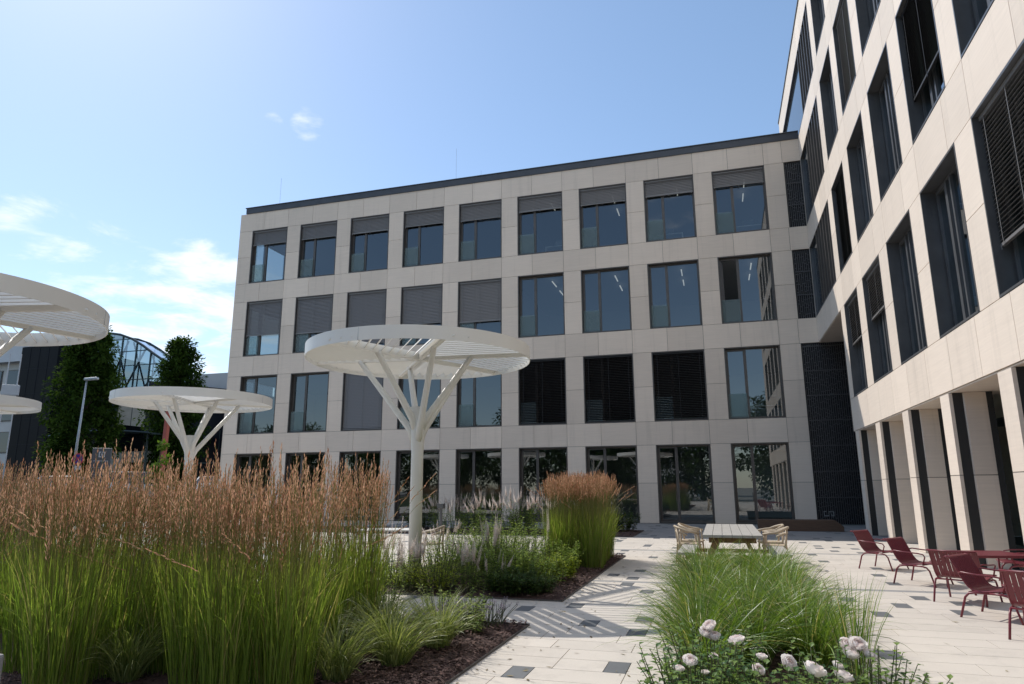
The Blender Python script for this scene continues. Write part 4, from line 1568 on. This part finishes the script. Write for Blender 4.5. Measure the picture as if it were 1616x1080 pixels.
for j, (x, y, lb) in enumerate(((22.55, -23.95 - .5, 'dark leafy perennial at the back of the striped sedges'), (23.05, -25.0, 'leafy upright plant beside the grey lavender'), (21.9, -24.6, 'leafy plant under the pale spikes of the front bed'), (22.9, -24.55, 'leafy plant at the corner of the front bed beside the shaded path'))):
    veg(leafy('shrub', 440 + j, 24, .42, .6, .085, .03, SHRUBM, perstem=20, lean=.6), (x, y, .03), lb, 'shrub')
for j, (x, y, h, lb) in enumerate(((20.55, -21.5, .55, 'fresh green perennial at the foot of the central white pole'), (21.3, -21.3, .75, 'fresh green perennial just right of the central white pole'), (20.75, -19.8, .8, 'fresh green perennial behind the central white pole, beside the garden table'), (22.3, -21.9, .4, 'low fresh green perennial right of the lime plants'))):
    veg(leafy('perennial', 760 + j, 34, h, .8, .085, .036, SHRUBM, perstem=26, lean=.6, spike=SPIKE if j else None, spikelen=.22, nspk=.35, branch=1), (x, y, .03), lb, 'perennial', rz=j)
veg(leafy('lavender', 450, 90, .30, .7, .035, .006, LAVL, spike=LAVF, spikelen=.05, nspk=.7, perstem=16, lean=.8), (23.15, -24.6, .03), 'grey-green lavender cushion at the corner of the front bed', 'lavender')
veg(leafy('lavender', 451, 70, .28, .6, .035, .006, LAVL, spike=LAVF, spikelen=.05, nspk=.7, perstem=16, lean=.8), (22.75, -24.95, .03), 'grey-green lavender cushion left of the corner one', 'lavender')
# rear bed near the building: cream plumes and dark shrubs
for j, (x, y, s_) in enumerate(((16.6, -8.6, 1.0), (17.9, -9.0, 1.05), (18.7, -8.7, 1.15), (19.4, -8.9, 1.1), (15.7, -8.0, 1.0), (20.4, -9.0, 1.05))):
    nm = ['third', 'fourth', 'fifth', 'sixth', 'leftmost', 'rightmost'][j]
    veg(leafy('astilbe', 460 + j, 30, 1.15, 1.1, .13, .06, SHRUB, spike=SPIKE, spikelen=.34, nspk=.95, perstem=16, lean=.5, branch=1, spr=.034), (x, y, .03), '%s cream plumed plant from the left, in the bed along the shaded facade' % nm, 'flowering perennial', 'cream plumed plants along the facade', rz=j, sc=s_)
for j, (x, y, s_) in enumerate(((21.6, -6.6, 1.1), (22.4, -6.9, 1.0), (20.6, -6.9, 1.2), (14.6, -7.2, 1.0), (18.5, -6.6, 1.0), (16.4, -6.4, .9))):
    lb = ['dark green shrub before the glass doors, left of the paved strip', 'dark green shrub at the right end of the facade bed', 'dark green shrub behind the reed block', 'dark green shrub behind the garden table', 'dark green shrub among the cream plumes', 'small dark green shrub seen left of the central pole'][j]
    veg(leafy('shrub', 480 + j, 46, .85, 1.3, .14, .075, SHRUBD, perstem=28, lean=.8), (x, y, .03), lb, 'shrub', rz=j, sc=s_)


# ---- roses
def rose_bloom(parent, p, r_, seed, tilt):
    rnd = random.Random(seed)
    b = MB()
    rot = Matrix.Rotation(tilt[0], 3, 'X') @ Matrix.Rotation(tilt[1], 3, 'Y')
    for ring, (n, rad, tt) in enumerate(((3, .34, .10), (4, .48, .26), (5, .62, .46), (6, .76, .70), (7, .90, .98), (7, 1.0, 1.28))):
        for k in range(n):
            a = 2 * PI * (k + .5 * (ring % 2)) / n + rnd.uniform(-.2, .2)
            hw = PI / n * 1.12
            q = min(1, max(0, (.05, .2, .45, .7, .85, .9)[ring] + rnd.uniform(-.2, .15)))
            t0 = tt + rnd.uniform(-.10, .12)
            g = {}
            for i in range(5):
                for j in range(5):
                    u = -1 + i / 2
                    v = j / 4
                    th = 2.5 + (t0 + .16 * u * u - 2.5) * v
                    ang = a + u * hw * (.55 + .45 * v)
                    rr__ = rad * (1 + (.55 * v ** 3 if ring > 1 else .1 * v) - .05 * abs(u) + .05 * math.sin(7 * u + k * 2)) * (1 + rnd.uniform(-.015, .015))
                    g[i, j] = b.vert(p + rot @ Vector((rr__ * math.sin(th) * math.cos(ang), rr__ * math.sin(th) * math.sin(ang), rr__ * math.cos(th) * .82 + .1 * (5 - ring) / 5)) * r_, (q, v, .5))
            for i in range(4):
                for j in range(4):
                    b.face((g[i, j], g[i + 1, j], g[i + 1, j + 1], g[i, j + 1]))
    return b.build('rose_bloom', ROSEP, parent, smooth=True)


def rose_bush(loc, seed, blooms, label, H=.52, spread=.5, n=40):
    f = leafy('rose_bush', seed, n, H, spread, .072, .048, ROSEL, perstem=30, lean=.55)
    veg(f, loc, label, 'rose bush')
    for j, (dx, dy, z, r_) in enumerate(blooms):
        p = Vector((dx, dy, z))
        rose_bloom(f, p, r_ * .64, seed * 7 + j, (random.Random(seed + j).uniform(-.1, .75), random.Random(seed - j).uniform(-.5, .5)))
    s = MB()
    for dx, dy, z, r_ in blooms:
        s.tube([(dx * .3, dy * .3, 0.02), (dx * .75, dy * .75, z * .6), (dx, dy, z - .02)], [.005, .004, .003], 5)
    s.build('flower_stems', STEM, f)
    return f


rose_bush((25.72, -27.62, .03), 500, [(-.045, .10, .62, .048), (-.02, .125, .655, .052), (.005, .10, .60, .047), (.14, .02, .60, .055), (.00, -.06, .52, .028)], 'white rose bush with a cluster of full blooms at the left, before the green grass', .70, .40, 60)
rose_bush((25.62, -28.15, .03), 510, [(-.015, -.05, .60, .045), (-.08, -.02, .55, .036), (.06, -.02, .54, .026)], 'pale pink rose bush at the lower left corner of the right bed', .70, .36, 50)
rose_bush((26.12, -28.15, .03), 520, [(-.01, .02, .605, .050), (-.14, .06, .62, .034), (.10, -.16, .62, .062), (-.17, -.15, .60, .036)], 'white rose bush in the middle of the bottom edge', .70, .42, 60)
rose_bush((26.50, -27.95, .03), 530, [(-.06, .06, .66, .052), (-.01, .03, .675, .052), (-.055, .00, .63, .050), (.04, .01, .63, .045), (-.13, -.04, .575, .036), (-.13, -.20, .56, .055)], 'white and pink rose bush with the tightest bloom cluster, at the right', .72, .42, 60)


# ------------------------------------------------------------------ trees
def tree(name, loc, H, crown_r, crown_z0, label, mat, seed, nleaf=7000, leaf=.32, columnar=True, trunk_r=.22, gap=.35, clumps=46):
    rnd = random.Random(seed)
    t = empty(name, loc, 0, label, 'tree')
    b = MB()
    b.tube([(0, 0, -.3), (.05, .02, H * .3), (-.04, .05, H * .62), (0, 0, H * .9)], [trunk_r, trunk_r * .8, trunk_r * .5, trunk_r * .12], 9)
    cs = []
    for k in range(clumps):
        z = crown_z0 + (H - crown_z0) * rnd.random() ** .9
        f = (z - crown_z0) / (H - crown_z0)
        if columnar:
            rr__ = crown_r * (math.sin(PI * min(1, .16 + f * .80)) ** .55) * (1 - .15 * f)
        else:
            rr__ = crown_r * math.sqrt(max(.05, 1 - (2 * f - 1) ** 2))
        rad = rr__ * math.sqrt(rnd.random()) * rnd.uniform(.75, 1.06)
        a = rnd.random() * 2 * PI
        c = Vector((rad * math.cos(a), rad * math.sin(a), z))
        cs.append((c, rnd.uniform(.45, .95) * crown_r * .42, rnd.random()))
        if k % 2 == 0:
            zb = max(crown_z0 * .6, z - rnd.uniform(1.0, 2.5))
            b.tube([(0, 0, zb), (c.x * .5, c.y * .5, (zb + z) / 2 + .1), tuple(c)], [trunk_r * .3, trunk_r * .18, .015], 5, 0, False)
    b.build('trunk', BARK, t, smooth=True, tint=False)
    b = MB()
    for i in range(nleaf):
        c, r_, q = rnd.choice(cs)
        v = Vector((rnd.gauss(0, 1), rnd.gauss(0, 1), rnd.gauss(0, 1.25 if columnar else .8))).normalized() * r_ * rnd.random() ** .4
        p = c + v
        d = (v.normalized() + Vector((rnd.uniform(-.7, .7), rnd.uniform(-.7, .7), rnd.uniform(-.6, .5)))).normalized()
        leafq(b, p, d, Vector((rnd.uniform(-.5, .5), rnd.uniform(-.5, .5), 1)), leaf * rnd.uniform(.6, 1.2), leaf * .55 * rnd.uniform(.7, 1.2), min(1, max(0, q * .6 + rnd.uniform(-.1, .45))))
    b.build('crown', mat, t)
    return t


tree('columnar_tree', (-20.93, 8.45, .9), 12.9, 2.75, .8, 'tall dark columnar tree left of the glass vault, behind the street lamp', TREEL, 601, 26000, .34, clumps=150)
tree('columnar_tree', (-19.22, 15.96, .9), 13.2, 2.6, 1.2, 'dark columnar tree right of the glass vault, above the mid-left white shade', TREEL, 602, 24000, .34, clumps=140)
tree('street_tree', (-13.2, -9.6, .9), 7.6, 2.3, 3.6, 'bright green street tree at the left edge, behind the small distant shade', TREEB, 603, 2600, .28, False, .12, clumps=26)
tree('young_tree', (-6.05, .95, .9), 3.5, .75, .6, 'young bright green tree beside the red post', TREEB, 604, 900, .24, False, .05, clumps=14)

# ------------------------------------------------------------------ street furniture and cars
t = empty('street_lamp', (-7.43, -3.46, .9), 0, 'slender galvanised street lamp in front of the tall dark columnar tree', 'street lamp')
b = MB()
b.tube([(0, 0, 0), (0, 0, 3.2), (.04, .05, 6.6)], [.085, .065, .04], 10)
b.build('pole', GALV, t, smooth=True, tint=False)
b = MB()
b.obox((.28, .12, 6.68), (.34, .10, .03), (-.05, .14, 0), (0, 0, .07))
b.build('lamp_head', GALV, t, bevel=.04, tint=False)
t = empty('no_stopping_sign', (-6.6, -4.0, .9), R(20), 'round blue and red no-stopping sign at the foot of the street lamp', 'sign')
b = MB()
b.tube([(0, .04, 0), (0, .04, 2.55)], .03, 8)
b.build('pole', GALV, t, tint=False)
b = MB()
b.tube([(0, 0, 2.28), (0, -.02, 2.28)], .30, 28)
b.tube([(0, -.02, 2.28), (0, -.024, 2.28)], .235, 28, 1)
for s_ in (-1, 1):
    b.obox((0, -.027, 2.28), (.165, 0, .165 * s_), (0, .002 + .0008 * s_, 0), (-.02 * s_, 0, .02), 0)
b.build('sign_disc', [SIGNR, SIGNB], t, tint=False)
b = MB()
b.box((-.2, -.02, 1.72), (.2, 0, 1.92))
b.build('sign_plate', LGREYC, t, tint=False)

t = empty('company_sign', (-6.62, -2.55, .9), R(35), 'dark grey freestanding sign slab with a white emblem, right of the street lamp', 'sign')
b = MB()
b.box((-.46, -.09, 0), (.46, .09, 2.92))
b.build('slab', SIGNG, t, bevel=.012, tint=False)
b = MB()
S = .30
ox, oz = -.13, 2.42
for (x0, z0, x1, z1) in ((0, 0, .16, 1), (.16, 0, .5, .16), (.16, .84, .34, 1), (.66, .0, .84, .16), (.84, 0, 1, 1), (.50, .84, .84, 1), (.42, .28, .58, .72)):
    b.box((ox + x0 * S, -.104, oz + z0 * S), (ox + x1 * S, -.092, oz + z1 * S))
b.build('emblem', LGREYC, t, tint=False)
b = MB()
for zz_, h_ in ((2.20, .045), (1.86, .012), (1.50, .012), (1.14, .012)):
    if h_ > .02:
        x = -.36
        rl = random.Random(3)
        while x < .34:
            w__ = rl.uniform(.03, .055)
            b.box((x, -.1, zz_), (x + w__, -.092, zz_ + h_))
            x += w__ + .014
    else:
        b.box((-.40, -.1, zz_), (.40, -.092, zz_ + h_))
b.build('lettering', GALV, t, tint=False)

b = MB()
b.beam((-8.66, 3.93, .9), (-8.55, 3.93, 8.0), .26, .26, upv=(0, 1, 0))
tag(b.build('red_post', REDP, bevel=.02, tint=False), 'leaning square red steel post seen under the mid-left white shade', 'post')

for j, (x, y, z0_, z1_, zb) in enumerate(((-14.3, -2.4, .9, 9.6, 7.1), (-15.6, -2.9, .9, 6.2, 4.85))):
    t = empty('banner_mast', (x, y, z0_), R(40), ['taller pair of thin white masts with a white box, at the left edge', 'shorter pair of thin white masts with a white box, at the left edge'][j], 'mast', 'white masts at the left edge')
    for s_ in (-1, 1):
        b = MB()
        b.tube([(s_ * .28, 0, 0), (s_ * .28, 0, z1_ - z0_)], .035, 7)
        b.build('pole', LGREYC, t, tint=False)
    b = MB()
    b.box((-.42, -.12, zb - z0_), (.42, .12, zb - z0_ + .62))
    b.build('box', LGREYC, t, bevel=.02, tint=False)

t = empty('bollard_light', (16.6, -10.0, 0), 0, 'dark bollard light among the cream plumes, right of the central white pole', 'bollard light')
b = MB()
b.tube([(0, 0, 0), (0, 0, .9)], .05, 10)
b.build('post', ANTHRA, t, tint=False)
b = MB()
b.box((-.11, -.11, .9), (.11, .11, 1.06))
b.build('lamp_head', ANTHRA, t, bevel=.01, tint=False)


def make_car(loc, rz, paint, label, van=False):
    t = empty('parked_car', loc, rz, label, 'car', 'cars parked along the street')
    b = MB()
    H = 1.75 if van else 1.48
    sect = [(-2.15, .35, .75, .78), (-2.1, .30, 1.0, .84), (-1.5, .25, 1.02 if not van else 1.1, .88), (0, .25, 1.0, .9), (1.1, .25, .96, .88), (1.9, .28, .84, .82), (2.15, .38, .66, .70)]
    rows = []
    for x, z0_, z1_, w__ in sect:
        rows.append([b.vert((x, -w__ * .95, z0_)), b.vert((x, -w__, (z0_ + z1_) / 2)), b.vert((x, -w__ * .90, z1_)), b.vert((x, 0, z1_ + .03)), b.vert((x, w__ * .90, z1_)), b.vert((x, w__, (z0_ + z1_) / 2)), b.vert((x, w__ * .95, z0_))])
    for a, c in zip(rows, rows[1:]):
        for k in range(6):
            b.face((a[k], c[k], c[k + 1], a[k + 1]))
        b.face((a[6], c[6], c[0], a[0]))
    b.face(rows[0])
    b.face(rows[-1][::-1])
    xr0, xr1 = (-1.9, .55) if van else (-1.35, .35)
    rf = [b.vert((xr0, -.62, H - .04)), b.vert((xr1, -.60, H - .03)), b.vert((xr1, .60, H - .03)), b.vert((xr0, .62, H - .04)), b.vert(((xr0 + xr1) / 2, -.5, H)), b.vert(((xr0 + xr1) / 2, .5, H))]
    b.face((rf[0], rf[1], rf[4]))
    b.face((rf[1], rf[2], rf[5], rf[4]))
    b.face((rf[2], rf[3], rf[5]))
    b.face((rf[3], rf[0], rf[4], rf[5]))
    for s_ in (-1, 1):
        for xb_, xt_ in ((-2.0, xr0), (-.35, -.3), (1.15, xr1)):
            b.beam((xb_, s_ * .79, 1.0), (xt_, s_ * .61, H - .04), .07, .06)
    b.build('body', paint, t, smooth=False, bevel=.03, tint=False)
    b = MB()
    lo = [(-2.0, -.78), (1.15, -.78), (1.15, .78), (-2.0, .78)]
    hi = [(xr0 + .0, -.60), (xr1, -.58), (xr1, .58), (xr0, .60)]
    l_ = [b.vert((x, y, .98)) for x, y in lo]
    h__ = [b.vert((x, y, H - .06)) for x, y in hi]
    for k in range(4):
        b.face((l_[k], l_[(k + 1) % 4], h__[(k + 1) % 4], h__[k]))
    b.build('windows', CARG, t, tint=False)
    for x in (-1.35, 1.35):
        for s_ in (-1, 1):
            b = MB()
            b.tube([(x, s_ * .72, .32), (x, s_ * .90, .32)], .32, 18)
            b.tube([(x, s_ * .90, .32), (x, s_ * .905, .32)], .2, 12, 1)
            b.build('wheel', [TYRE, GALV], t, tint=False)
    return t


make_car((-4.9, 4.4, .9), R(120), CARW, 'white car parked beside the corner of the shaded wing')
make_car((-8.0, 1.6, .9), R(40), CARW, 'white van-like car behind the reed grass under the mid-left shade', True)
make_car((-10.3, -1.0, .9), R(40), CARS, 'silver car behind the reed grass below the street lamp')

# ------------------------------------------------------------------ buildings across the street (left background)
t = empty('black_office_block', (0, 20, .9), 0, 'glossy black clad office block behind the left shades', 'building')
b = MB()
b.box((-43.6, 0, 0), (-38.6, 5.4, 15.4))
b.box((-38.6, .5, 0), (-30.6, 5.4, 7.0))
b.build('wall', BLACKC, t, tint=False)
b = MB()
for k in range(1, 6):
    b.box((-43.6, -.02, k * 2.6), (-38.62, 0, k * 2.6 + .03))
for k in range(1, 4):
    b.box((-43.6 + k * 1.25, -.022, 0), (-43.6 + k * 1.25 + .025, 0, 15.4))
for k in range(9):
    b.box((-38.5 + k * .95, .42, 0), (-38.5 + k * .95 + .10, .5, 7.0))
b.build('joint_strip', BLUEC, t, tint=False)

t = empty('pale_office_block', (0, 20, .9), 0, 'pale concrete building with a white beam at the far left edge', 'building')
b = MB()
b.box((-62, 1.2, 0), (-43.7, 5.4, 15.2))
b.build('wall', FAROFF, t, tint=False)
b = MB()
b.box((-62, .2, 14.0), (-43.65, 1.19, 16.0))
b.build('roof_beam', LGREYC, t, tint=False)
for r in range(4):
    for k in range(5):
        x = -46.8 - k * 3.1
        b = MB()
        b.box((x, 1.12, 1.2 + r * 3.3), (x + 2.5, 1.19, 3.4 + r * 3.3))
        f = b.build('window', BRONZE, t, tint=False)
        b = MB()
        b.box((x + .1, 1.08, 1.3 + r * 3.3), (x + 2.4, 1.118, 3.3 + r * 3.3))
        b.build('pane', CARG, f, tint=False)

# glass vault
t = empty('glass_vault', (0, 26, .9), 0, 'glass hall with an arched glazed gable behind the dark trees', 'building')
ARCH = [(-53.0, 14.6), (-51.0, 15.6), (-49.01, 16.2), (-46.01, 17.2), (-42.71, 17.75), (-39.07, 17.9), (-37.23, 17.58), (-35.55, 17.0), (-33.95, 16.15), (-32.54, 15.25), (-30.91, 14.3), (-29.78, 13.3), (-28.6, 11.9)]


def arch_z(x):
    for (x0, z0_), (x1, z1_) in zip(ARCH, ARCH[1:]):
        if x0 <= x <= x1:
            return z0_ + (z1_ - z0_) * (x - x0) / (x1 - x0)
    return 11.9


b = MB()
xs = [-53 + k * (24.4 / 24) for k in range(25)]
for a, c in zip(xs, xs[1:]):
    b.poly([(a, 0, 10.8), (c, 0, 10.8), (c, 0, arch_z(c)), (a, 0, arch_z(a))])
    b.poly([(a, 0, arch_z(a)), (c, 0, arch_z(c)), (c, 2.6, arch_z(c)), (a, 2.6, arch_z(a))])
b.build('glazing', GLASSV, t, tint=False)
b = MB()
for i, x in enumerate(xs):
    if i % 2 == 0:
        b.box((x - .06, -.10, 10.8), (x + .06, .04, max(10.9, arch_z(x))))
        for yy in (2.5,):
            b.box((x - .05, yy - .05, 11), (x + .05, yy + .05, max(11.1, arch_z(x) - .05)))
for z in (12.4, 14.0, 15.6, 17.0):
    xx = [x for x in np.arange(-53, -28.6, .25) if arch_z(x) > z]
    b.box((xx[0], -.08, z), (xx[-1], .02, z + .07))
for yy in (0, 2.5):
    b.tube([(x, yy, z + .06) for x, z in ARCH], .14 if yy == 0 else .10, 6)
for k in range(9):
    x = -52 + k * 2.5
    b.beam((x, .9, 11), (x + 2.6, .9, max(11.5, arch_z(min(x + 2.6, -28.7)) - .4)), .12, .16)
    b.beam((x + 2.6, 1.7, 11), (x, 1.7, max(11.5, arch_z(x) - .4)), .10, .14)
b.build('steel_frame', STEELG, t, tint=False)
b = MB()
b.box((-53, .3, 0), (-36.5, 26, 10.79), 1)
b.box((-36.5, .2, 0), (-31.0, 26, 10.79), 0)
for k in range(1, 3):
    b.box((-36.5 + k * 1.9, .17, 6), (-36.5 + k * 1.9 + .05, .2, 10.79), 1)
b.build('wall', [BEIGEW, STEELG], t, tint=False)
b = MB()
rv = random.Random(2)
x = -52
b.box((-52, 2.2, 10.8), (-31.5, 2.4, 11.2))
b.build('rear_wall', LGREYC, t, tint=False)

t = empty('blue_black_hall', (0, 20, .9), 0, 'low blue-black hall with a pale grey plant room on its roof, beside the shaded wing', 'building')
b = MB()
b.poly([(-26.5, 0, 0), (-15.5, 0, 0), (-15.5, 0, 9.55), (-26.5, 0, 11.0)])
b.poly([(-26.5, 0, 11.0), (-15.5, 0, 9.55), (-15.5, 15, 9.55), (-26.5, 15, 11.0)])
b.poly([(-15.5, 0, 0), (-15.5, 15, 0), (-15.5, 15, 9.55), (-15.5, 0, 9.55)])
b.poly([(-26.5, 0, 0), (-26.5, 0, 11.0), (-26.5, 15, 11.0), (-26.5, 15, 0)])
b.build('wall', BLUEC, t, tint=False)
b = MB()
b.box((-22.4, 1.0, 9.9), (-18.3, 8, 11.55))
b.build('plant_room', LGREYC, t, tint=False)
b = MB()
for k in range(5):
    b.box((-26.2 + k * 2.1, -.05, .2), (-26.2 + k * 2.1 + .08, -.003, 6.0))
b.box((-26.3, -.055, 3.0), (-16, -.002, 3.12))
b.build('mullion', STEELG, t, tint=False)

t = empty('glass_canopy', (0, 15, .9), 0, 'curved glass entrance canopy across the street, under the mid-left white shade', 'canopy')
b = MB()
pr_ = [(-29.5 + k * 1.35, 5.45 + .32 * math.sin(PI * k / 8)) for k in range(9)]
for (x0, z0_), (x1, z1_) in zip(pr_, pr_[1:]):
    b.poly([(x0, -2.2, z0_ - .2), (x1, -2.2, z1_ - .2), (x1, 4.9, z1_), (x0, 4.9, z0_)])
b.build('glass_roof', GLASSV, t, tint=False)
b = MB()
b.tube([(x, -2.2, z - .2) for x, z in pr_], .08, 6)
b.tube([(x, 1.2, z - .15) for x, z in pr_], .07, 6)
for x, z in pr_[::2]:
    b.beam((x, -2.2, z - .24), (x, 4.9, z - .06), .08, .14)
b.build('frame', STEELG, t, tint=False)
for x in (-28.6, -19.4):
    b = MB()
    b.tube([(x, -1.6, 0), (x, -1.6, 5.3)], .09, 8)
    b.build('post', STEELG, t, tint=False)
b = MB()
b.box((-30.2, 4.0, 0), (-27.6, 4.9, 4.2))
b.box((-27.6, 4.2, 3.2), (-24.5, 4.9, 4.2))
b.build('entrance_wall', BEIGEW, t, tint=False)

# ------------------------------------------------------------------ what stands behind the viewer and shows in the window panes
PARK = []
for j in range(17):
    x = -62 + j * 6.2
    PARK.append(tree('park_tree', (x + random.Random(j).uniform(-1.5, 1.5), -53 - 4 * random.Random(j + 50).random(), 0), 9.0 + 4 * random.Random(j + 9).random(), 4.2, .8, 'broad dark green park tree behind the viewpoint, mirrored in the ground floor glass', TREEL, 650 + j, 9000, .5, False, .25, clumps=70))
    PARK[-1]['group'] = 'park trees behind the viewpoint'
t = empty('far_office', (0, -84, 0), 0, 'white office block with rows of windows behind the viewpoint', 'building')
b = MB()
b.box((2, -14, 0), (22, 0, 19))
b.build('wall', FAROFF, t, tint=False)
b = MB()
for r in range(5):
    for k in range(12):
        b.box((2.8 + k * 1.6, .003, 1.4 + r * 3.5), (3.8 + k * 1.6, .06, 3.7 + r * 3.5))
b.build('window_strip', CARG, t, tint=False)
